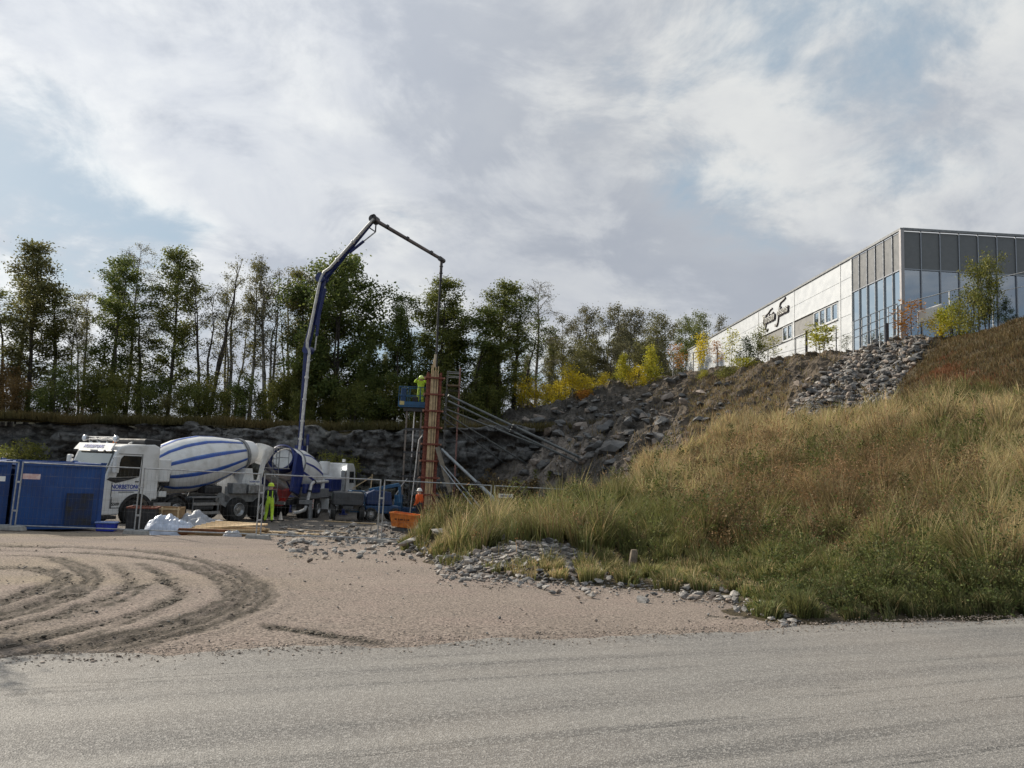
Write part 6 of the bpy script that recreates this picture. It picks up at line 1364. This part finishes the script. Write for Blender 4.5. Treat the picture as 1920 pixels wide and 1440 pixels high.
W_ = np.stack([wS, wB, wG, wShady], 1) + RNG.gumbel(size=(n, 4)) * .38; cls = W_.argmax(1); cls = np.where((cls == 1) & (hz_ - G(x, y) < .35) & (y < 30), 2, cls); cls = np.where(heath, 4, cls); cls = np.where(dv > .3, 5, cls)
red = heath & (np.exp(-((px - 1810) / 80) ** 2 - ((py - 705) / 38) ** 2) * .75 + 1.3 * (fbm(x * .9, y * .9, 525, 3) - .5) + .5 * RNG.random(n) > .82)
cls = np.where(red, 6, cls)
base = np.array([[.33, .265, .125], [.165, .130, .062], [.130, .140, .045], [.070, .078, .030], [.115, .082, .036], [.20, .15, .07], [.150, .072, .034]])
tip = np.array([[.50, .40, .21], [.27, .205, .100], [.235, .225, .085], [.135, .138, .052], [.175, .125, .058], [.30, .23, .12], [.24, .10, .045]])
hl = np.array([[.40, .85], [.40, .80], [.28, .65], [.40, .95], [.10, .26], [.12, .35], [.10, .24]])
vr = RNG.uniform(.65, 1.35, n)[:, None] * (1 + RNG.normal(size=(n, 3)) * .07)
hh_ = hl[cls, 0] + (hl[cls, 1] - hl[cls, 0]) * RNG.random(n) ** 1.3
edg = np.clip((hz_ - G(x, y)) / .5, .3, 1); tuft = fbm(x * 2.6, y * 2.6, 531, 3); hh_ = hh_ * edg * (.75 + .5 * nz2) * (.2 + 1.5 * tuft)
vr = vr * (.62 + .76 * fbm(x * 1.9 + 31, y * 1.9, 537, 3))[:, None]
brn = np.exp(-((px - 850) / 95) ** 2 - ((py - 945) / 45) ** 2); hh_ = hh_ * (1 + .15 * brn)
ww = .0035 + .00062 * y; ln = RNG.uniform(.05, .75, n) ; az_ = RNG.normal(.35, 1.3, n) + 5 * fbm(x * .9, y * .9, 539, 2)
cs_ = .30 + .012 * y; ix_ = np.floor(x / .62).astype(np.int64); iy_ = np.floor(y / .62).astype(np.int64)
tcx = (ix_ + .2 + .6 * _h(ix_, iy_, 701)) * .62; tcy = (iy_ + .2 + .6 * _h(ix_, iy_, 702)) * .62; tus = (cls < 4) & (_h(ix_, iy_, 703) < .8)
x = np.where(tus, tcx + (x - tcx) * .62, x); y = np.where(tus, tcy + (y - tcy) * .62, y); hz_ = np.where(tus, np.maximum(H(x, y), G(x, y)), hz_)
dt = np.hypot(x - tcx, y - tcy); az_ = np.where(tus, np.arctan2(y - tcy, x - tcx) + RNG.normal(size=n) * .5, az_); ln = np.where(tus, np.clip(.1 + dt * 2.2, .05, .9) * RNG.uniform(.6, 1.2, n), ln)
th_ = .65 + .8 * _h(ix_, iy_, 704); hh_ = np.where(tus, hh_ * th_ * np.clip(1.25 - dt * 1.1, .5, 1.3), hh_)
tcol = (.75 + .5 * _h(ix_, iy_, 705))[:, None]; vr = np.where(tus[:, None], vr * tcol, vr)
isS = cls <= 0
hfull = hh_
def sub(mk, nm, lb):
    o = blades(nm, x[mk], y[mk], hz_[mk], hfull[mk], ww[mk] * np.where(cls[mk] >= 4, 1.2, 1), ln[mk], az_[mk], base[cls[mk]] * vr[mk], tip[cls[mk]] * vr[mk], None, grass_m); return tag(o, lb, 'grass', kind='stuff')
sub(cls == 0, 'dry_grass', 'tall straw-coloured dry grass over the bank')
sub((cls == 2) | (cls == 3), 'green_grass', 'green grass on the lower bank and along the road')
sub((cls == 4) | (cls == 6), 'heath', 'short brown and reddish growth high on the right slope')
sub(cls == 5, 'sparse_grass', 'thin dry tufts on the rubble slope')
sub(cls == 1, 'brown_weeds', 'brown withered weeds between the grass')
# weed leaves along brown and green stems
def weeds(name, mk, per, size, c0, c1, lab):
    idx = np.where(mk)[0]; X_ = np.repeat(x[idx], per); Y_ = np.repeat(y[idx], per); t_ = RNG.uniform(.25, 1.05, len(X_)); hgt = np.repeat(hfull[idx] * 1.05, per)
    Z_ = np.repeat(hz_[idx], per) + t_ * hgt; sp = np.repeat(ww[idx] * 5 + .03, per) * (1.15 - t_ * .6)
    c = np.stack([X_ + RNG.normal(size=len(X_)) * sp, Y_ + RNG.normal(size=len(X_)) * sp, Z_], 1); s = size * (0.5 + np.repeat(y[idx], per) * .045)
    v, f_ = leaf_quads(c, s, RNG, .2, .5); me = mesh_np(name, v, f_); k_ = np.clip(RNG.random(len(c)) * .7 + .3 * t_, 0, 1)[:, None]
    cc2 = (np.array(c0) * (1 - k_) + np.array(c1) * k_) * RNG.uniform(.7, 1.3, (len(c), 1)); setcol(me, np.repeat(cc2, 4, 0)); return tag(link(name, me, None, grass_m), lab, 'weeds', kind='stuff')
sel = RNG.random(n)
plume = np.clip(gs([(1490, 925, 140, 30, 1), (1400, 855, 110, 22, 1), (1100, 905, 160, 22, .5), (880, 925, 110, 30, .6)]), 0, 1)
weeds('withered_stalks', (cls == 1) & (sel < .16), 9, .035, (.14, .085, .04), (.30, .165, .075), 'rust-brown withered stalks with small leaves')
weeds('pale_plumes', (cls < 2) & (sel < .10 * plume + .004), 12, .035, (.34, .21, .11), (.50, .32, .18), 'pale orange seed plumes of withered willowherb')
leafz = np.clip(gs([(1530, 872, 65, 35, 1), (1360, 885, 50, 18, .8), (1850, 1120, 110, 40, .35), (1640, 1100, 140, 45, .35), (1420, 1105, 90, 30, .3), (1350, 1000, 60, 40, .6), (1500, 1030, 60, 40, .8), (1780, 1060, 120, 40, .6), (1340, 990, 40, 30, .6)]), 0, 1)
weeds('leafy_weeds', ((cls == 2) | (cls == 3)) & (sel < .10 * leafz + .004), 11, .055, (.050, .068, .020), (.120, .150, .045), 'fresh green leafy weeds on the bank')
# single bushy weeds standing out of the grass
def weed_clumps(name, n_, size, npl, ca, cb, lab, poly, hk=1.0):
    pl_ = np.array(poly, float); lo, hi = pl_.min(0), pl_.max(0); q = RNG.uniform(lo, hi, (n_ * 5, 2)); q = q[inpoly(q[:, 0], q[:, 1], poly)][:n_]; X_, Y_, Z_, ok_ = hits(q[:, 0], q[:, 1], 9); X_, Y_, Z_ = X_[ok_], Y_[ok_], Z_[ok_]; m2 = len(X_)
    r_ = size * RNG.uniform(.6, 1.5, m2); hg = r_ * RNG.uniform(1.5, 2.6, m2) * hk; u_ = RNG.normal(size=(m2, npl, 3)) * .42; t_ = RNG.random((m2, npl)) ** .8
    c = np.stack([X_[:, None] + u_[..., 0] * r_[:, None] * (1.2 - .6 * t_), Y_[:, None] + u_[..., 1] * r_[:, None] * (1.2 - .6 * t_), Z_[:, None] + t_ * hg[:, None]], -1).reshape(-1, 3)
    s_ = np.repeat(.018 + .0022 * Y_, npl); v, f_ = leaf_quads(c, s_, RNG, .1, .5); me = mesh_np(name, v, f_)
    k_ = np.repeat(RNG.random(m2), npl)[:, None] * .7 + RNG.random((m2 * npl, 1)) * .3; cc2 = (np.array(ca) * (1 - k_) + np.array(cb) * k_) * RNG.uniform(.7, 1.3, (m2 * npl, 1)); setcol(me, np.repeat(cc2, 4, 0)); return tag(link(name, me, None, grass_m), lab, 'weeds', kind='stuff')
BANK = [(800, 960), (900, 920), (1100, 900), (1300, 850), (1500, 800), (1700, 770), (1920, 760), (2000, 1150), (1500, 1165), (1380, 1100), (1240, 1070), (1050, 1010), (850, 1010)]
weed_clumps('bushy_weeds', 240, .27, 120, (.035, .050, .015), (.170, .185, .050), 'dark green bushy weeds scattered over the bank', BANK, 1.5)
weed_clumps('brown_bushes', 190, .26, 110, (.115, .078, .038), (.25, .17, .085), 'rust-brown dead bushy weeds over the bank', [(1250, 1040), (1300, 880), (1480, 850), (1650, 880), (1850, 900), (1850, 1050), (1500, 1060)], 1.7)
weed_clumps('spur_bushes', 110, .28, 120, (.115, .085, .038), (.26, .185, .08), 'ochre dead bushes on the left tip of the bank', [(785, 985), (800, 940), (900, 925), (1010, 925), (1000, 960), (860, 975)], 1.7)
weed_clumps('roadside_weeds', 60, .2, 90, (.045, .058, .020), (.125, .140, .045), 'dark leafy weeds along the road edge', [(1400, 1120), (1480, 1060), (1950, 1020), (1950, 1155), (1500, 1165)])
weeds('straw_heads', (cls == 0) & (sel < .10), 5, .022, (.40, .30, .15), (.58, .45, .26), 'pale grass heads')
# grass on the terrace edge and the foot of the rock face
m_ = 42000; xt = RNG.uniform(-62, 8, m_); yt = 51.9 + np.interp(xt, [-72, -40, 0, 6], [-5.0, .8, 1.0, 1.8]) + RNG.random(m_) ** 1.5 * 7; zt_ = TER(xt, yt) - .1
k_ = fbm(xt * .4, yt * .4, 541, 3)[:, None]; c_ = np.array([.12, .085, .035]) * k_ * 2 * (.7) + np.array([.055, .06, .02]) * (1 - k_) * 1.2
tag(blades('terrace_grass', xt, yt, zt_, RNG.uniform(.3, .9, m_), np.full(m_, .05), RNG.uniform(.1, .6, m_), RNG.uniform(0, 6.28, m_), c_, c_ * 1.4, None, grass_m), 'brownish grass along the top of the rock face', 'grass', kind='stuff')

# ------------------------------------------------------------------ stones
def rock(seed, n=16, flat=.62):
    rng = np.random.default_rng(seed); bm_ = bmesh.new(); p = rng.normal(size=(n, 3)); p /= np.linalg.norm(p, axis=1)[:, None]; p *= rng.uniform(.8, 1.05, (n, 1)); p[:, 2] *= flat; p[:, 0] *= rng.uniform(1.0, 1.4)
    for q in p * .5: bm_.verts.new(q)
    bmesh.ops.convex_hull(bm_, input=bm_.verts); bmesh.ops.delete(bm_, geom=[v for v in bm_.verts if not v.link_faces], context='VERTS'); bmesh.ops.recalc_face_normals(bm_, faces=bm_.faces)
    me = bpy.data.meshes.new('stone'); bm_.to_mesh(me); bm_.free(); return me
st_m = [mat('stone_grey', (.21, .20, .19), .9, 0, .3, 3, .4, 12), mat('stone_warm', (.27, .225, .19), .9, 0, .3, 3, .4, 12), mat('stone_dark', (.12, .118, .115), .9, 0, .3, 3, .4, 12), mat('stone_pale', (.36, .335, .305), .9, 0, .2, 3, .4, 12)]
ROCKS = []
for k in range(20):
    me = rock(600 + k); me.materials.append(st_m[k % 4]); ROCKS.append(me)
def stones(parent, P3, S3, cap, stuff_name, wts=(3, 3, 2, 2), sink=.25):
    order = np.argsort(-S3 / P3[:, 1]); pi = parent.matrix_world.inverted() if parent is not None else None
    pool = [i for i in range(20) for _ in range(wts[i % 4])]
    vs_, fs_, cs_ = [], [], []; off = 0
    for r_, i in enumerate(order):
        me = ROCKS[pool[random.randrange(len(pool))]]; s = S3[i]; e = Euler((random.uniform(-.5, .5), random.uniform(-.5, .5), random.uniform(0, 6.28)))
        if r_ < cap:
            o = bpy.data.objects.new('stone', me); COL.objects.link(o); o.parent = parent; o.location = Vector(P3[i]) + Vector((0, 0, s * sink)); o.rotation_euler = e; o.scale = (s, s * random.uniform(.75, 1.1), s * random.uniform(.7, 1.1))
        else:
            v = np.array([q.co[:] for q in me.vertices]) * s; v = v @ np.array(e.to_matrix()).T + P3[i] + np.array([0, 0, s * sink]); vs_.append(v); fs_.append(np.array([p.vertices[:] for p in me.polygons]) + off); off += len(v)
            cs_.append(np.tile(np.array([[.21, .20, .19], [.27, .225, .19], [.12, .118, .115], [.36, .335, .305]])[random.randrange(4)] * random.uniform(.7, 1.2), (len(v), 1)))
    if vs_:
        me = mesh_np(stuff_name, np.concatenate(vs_), None, np.concatenate(fs_)); setcol(me, np.concatenate(cs_)); tag(link(stuff_name, me, parent, MATS.get('pebble') or attr_mat('pebble', .9, 0, 8, .3)), kind='stuff')
def sample_px(poly, n_, dmin=9):
    pl_ = np.array(poly); lo, hi = pl_.min(0), pl_.max(0); q = RNG.uniform(lo, hi, (n_ * 4, 2)); q = q[inpoly(q[:, 0], q[:, 1], poly)][:n_]
    X_, Y_, Z_, ok_ = hits(q[:, 0], q[:, 1], dmin); return np.stack([X_, Y_, Z_], 1)[ok_], q[ok_]
slide = thing('rock_slide', None, None, (0, 0, 0)); tag(slide, kind='structure')
SL = [(1470, 788), (1500, 745), (1545, 712), (1560, 690), (1600, 655), (1640, 640), (1700, 632), (1745, 636), (1720, 680), (1690, 715), (1665, 760), (1600, 786), (1540, 792)]
P3, q = sample_px(SL, 2600, 30); S3 = (RNG.uniform(4, 9, len(P3)) + 15 * RNG.random(len(P3)) ** 6) * P3[:, 1] / 1440 * .9
stones(slide, P3, S3, 300, 'small_slide_stones', (4, 5, 5, 0))
P3, q = sample_px([(975, 790), (1140, 728), (1290, 705), (1440, 680), (1560, 690), (1480, 770), (1340, 800), (1290, 850), (1180, 885), (1060, 900), (970, 900)], 900, 38)
S3 = (RNG.uniform(1.5, 4.5, len(P3)) + 22 * RNG.random(len(P3)) ** 14) * P3[:, 1] / 1440; lowz = q[:, 1] > 800
S3 = np.where(lowz & (RNG.random(len(P3)) < .5), S3 * 1.25, S3)
bl = hit(1150, 852, 38); P3 = np.concatenate([P3, [[bl.x, bl.y, bl.z]]]); S3 = np.append(S3, 1.75)
stones(hillside, P3, S3, 225, 'small_slope_stones', (1, 3, 6, 0))
P3, q = sample_px([(965, 800), (1050, 765), (1200, 740), (1290, 750), (1250, 830), (1180, 870), (1060, 895), (965, 890)], 70, 38); S3 = (RNG.uniform(12, 34, len(P3))) * P3[:, 1] / 1440
stones(hillside, P3, S3, 70, 'none', (1, 2, 6, 0), .05)
# rubble along the margin of the yard, and the low gravel heap
def edge_band(n_):
    e = np.array(EDGE_PX[3:], float); e = smooth_pl(e, 10); i = RNG.integers(0, len(e) - 1, n_); t_ = RNG.random(n_)[:, None]; q = e[i] * (1 - t_) + e[i + 1] * t_
    q[:, 1] += RNG.normal(size=n_) * 9 + 1; q[:, 0] += RNG.normal(size=n_) * 10; return q
q = edge_band(1500); q2 = np.stack([RNG.normal(975, 70, 1300), RNG.normal(1048, 20, 1300)], 1); q3 = np.stack([RNG.uniform(520, 775, 900), RNG.normal(1016, 15, 900)], 1); q4 = np.stack([RNG.uniform(820, 1200, 500), RNG.normal(1083, 8, 500)], 1)
q = np.concatenate([q, q2, q3, q4]); X_, Y_, Z_, ok_ = hits(q[:, 0], q[:, 1], 7); P3 = np.stack([X_, Y_, Z_], 1)[ok_]; S3 = (RNG.uniform(2, 6, len(P3)) + 16 * RNG.random(len(P3)) ** 8) * P3[:, 1] / 1440
stones(yard, P3, S3, 295, 'small_margin_stones', (4, 2, 1, 4), .15)
# loose pebbles over the gravel
npb = 2600; yy = np.exp(RNG.uniform(math.log(6.2), math.log(24), npb)); xx = RNG.uniform(-.72, .45, npb) * yy; k_ = (yy > edge_y(xx) - .25) & (H(xx, yy) < G(xx, yy)); xx, yy = xx[k_], yy[k_]
P3 = np.stack([xx, yy, G(xx, yy) - .006], 1); S3 = RNG.uniform(.006, .018, len(xx)) + .05 * RNG.random(len(xx)) ** 18
me4 = [ROCKS[i] for i in (0, 1, 3, 7)]; stones(yard, P3, S3, 0, 'pebbles', sink=.2)
# grit scattered over the broken asphalt edge
ne = 3600; xe = RNG.uniform(-7, 8, ne); ye = edge_y(xe) + RNG.normal(size=ne) * .22 - .12; k_ = H(xe, ye) < G(xe, ye) + .05; xe, ye = xe[k_], ye[k_]; vs2, fs2, cs2, off2 = [], [], [], 0
for a_, b2 in zip(xe, ye):
    me = ROCKS[random.randrange(20)]; s_ = random.uniform(.008, .02) + .02 * random.random() ** 8; v = np.array([q.co[:] for q in me.vertices]) * s_ + [a_, b2, .026 if b2 < edge_y(a_) else .004]; vs2.append(v); fs2.append(np.array([p.vertices[:] for p in me.polygons]) + off2); off2 += len(v); cs2.append(np.tile(np.array([.27, .225, .19]) * random.uniform(.6, 1.35), (len(v), 1)))
me = mesh_np('edge_grit', np.concatenate(vs2), None, np.concatenate(fs2)); setcol(me, np.concatenate(cs2)); tag(link('edge_grit', me, road, MATS['pebble']), kind='stuff')
# clods thrown up along the ruts
cx_, cy_ = [], []
for pl_, wd, dp in RUTS:
    pl_ = smooth_pl(pl_); i_ = RNG.integers(0, len(pl_) - 1, 260); q = pl_[i_] + (pl_[i_ + 1] - pl_[i_]) * RNG.random((260, 1)) + RNG.normal(size=(260, 2)) * wd * .75; cx_.append(q[:, 0]); cy_.append(q[:, 1])
cx_ = np.concatenate(cx_); cy_ = np.concatenate(cy_); k_ = (cy_ > edge_y(cx_) + .1) & (cx_ > -16); cx_, cy_ = cx_[k_], cy_[k_]
vs2, fs2, off2 = [], [], 0
for a_, b2 in zip(cx_, cy_):
    me = ROCKS[random.randrange(20)]; s_ = random.uniform(.010, .03) + .04 * random.random() ** 6; v = np.array([q.co[:] for q in me.vertices]) * s_ * [1, 1, .8] + [a_, b2, float(G(a_, b2)) - .012]; vs2.append(v); fs2.append(np.array([p.vertices[:] for p in me.polygons]) + off2); off2 += len(v)
tag(link('mud_clods', mesh_np('mud_clods', np.concatenate(vs2), None, np.concatenate(fs2)), yard, mat('mud_clod', (.13, .11, .085), .95, 0, .4, 6)), kind='stuff')
# single bigger things on the margin
lbs = [(770, 1022, .42, 'pale angular boulder at the tip of the grassy spur', 3), (836, 1008, .5, 'pale flat boulder half buried in the grass of the spur', 3), (845, 1050, .30, 'blue-grey stone in front of the spur', 0), (1205, 1128, .20, 'flat grey stone at the gravel edge', 0), (1150, 850, 0, '', 0)]
for px, py, s, lb, m_i in lbs:
    if not s: continue
    p = hit(px, py, 8); o = link('boulder', ROCKS[m_i + 4].copy(), None); o.location = p + Vector((0, 0, s * .15)); o.scale = (s * 1.3, s, s * 1.1); o.rotation_euler = (.1, .2, px); tag(o, lb, 'boulder', 'boulders along the gravel margin')
p = hit(1186, 1062, 8); o = thing('tree_stump', 'pale broken stump standing in the grass near the gravel edge', 'stump', p, .3)
MB().tube([(0, 0, -.1), (.01, 0, .12), (.03, .01, .26), (.03, .01, .33)], [.10, .085, .08, .062], 9).build('wood', mat('stump_wood', (.20, .16, .12), .9, 0, .35, 9, .5, 30), o)

# unseen bush added beside the road to throw the shadow on the asphalt
tree('shrub', 1, Vector((-6.6, 8.0, .0)), 1.9, lv_sh, bark_d, 'unseen roadside bush added beyond the left edge to cast the shadow on the asphalt', 'shrub', 'shrub')
# no more than thing > part > sub-part: pieces of a sub-part hang on the part itself (all of these share their parent's origin)
def depth(o):
    k = 0
    while o.parent: o = o.parent; k += 1
    return k
for o in list(bpy.data.objects):
    while depth(o) > 2: o.parent = o.parent.parent
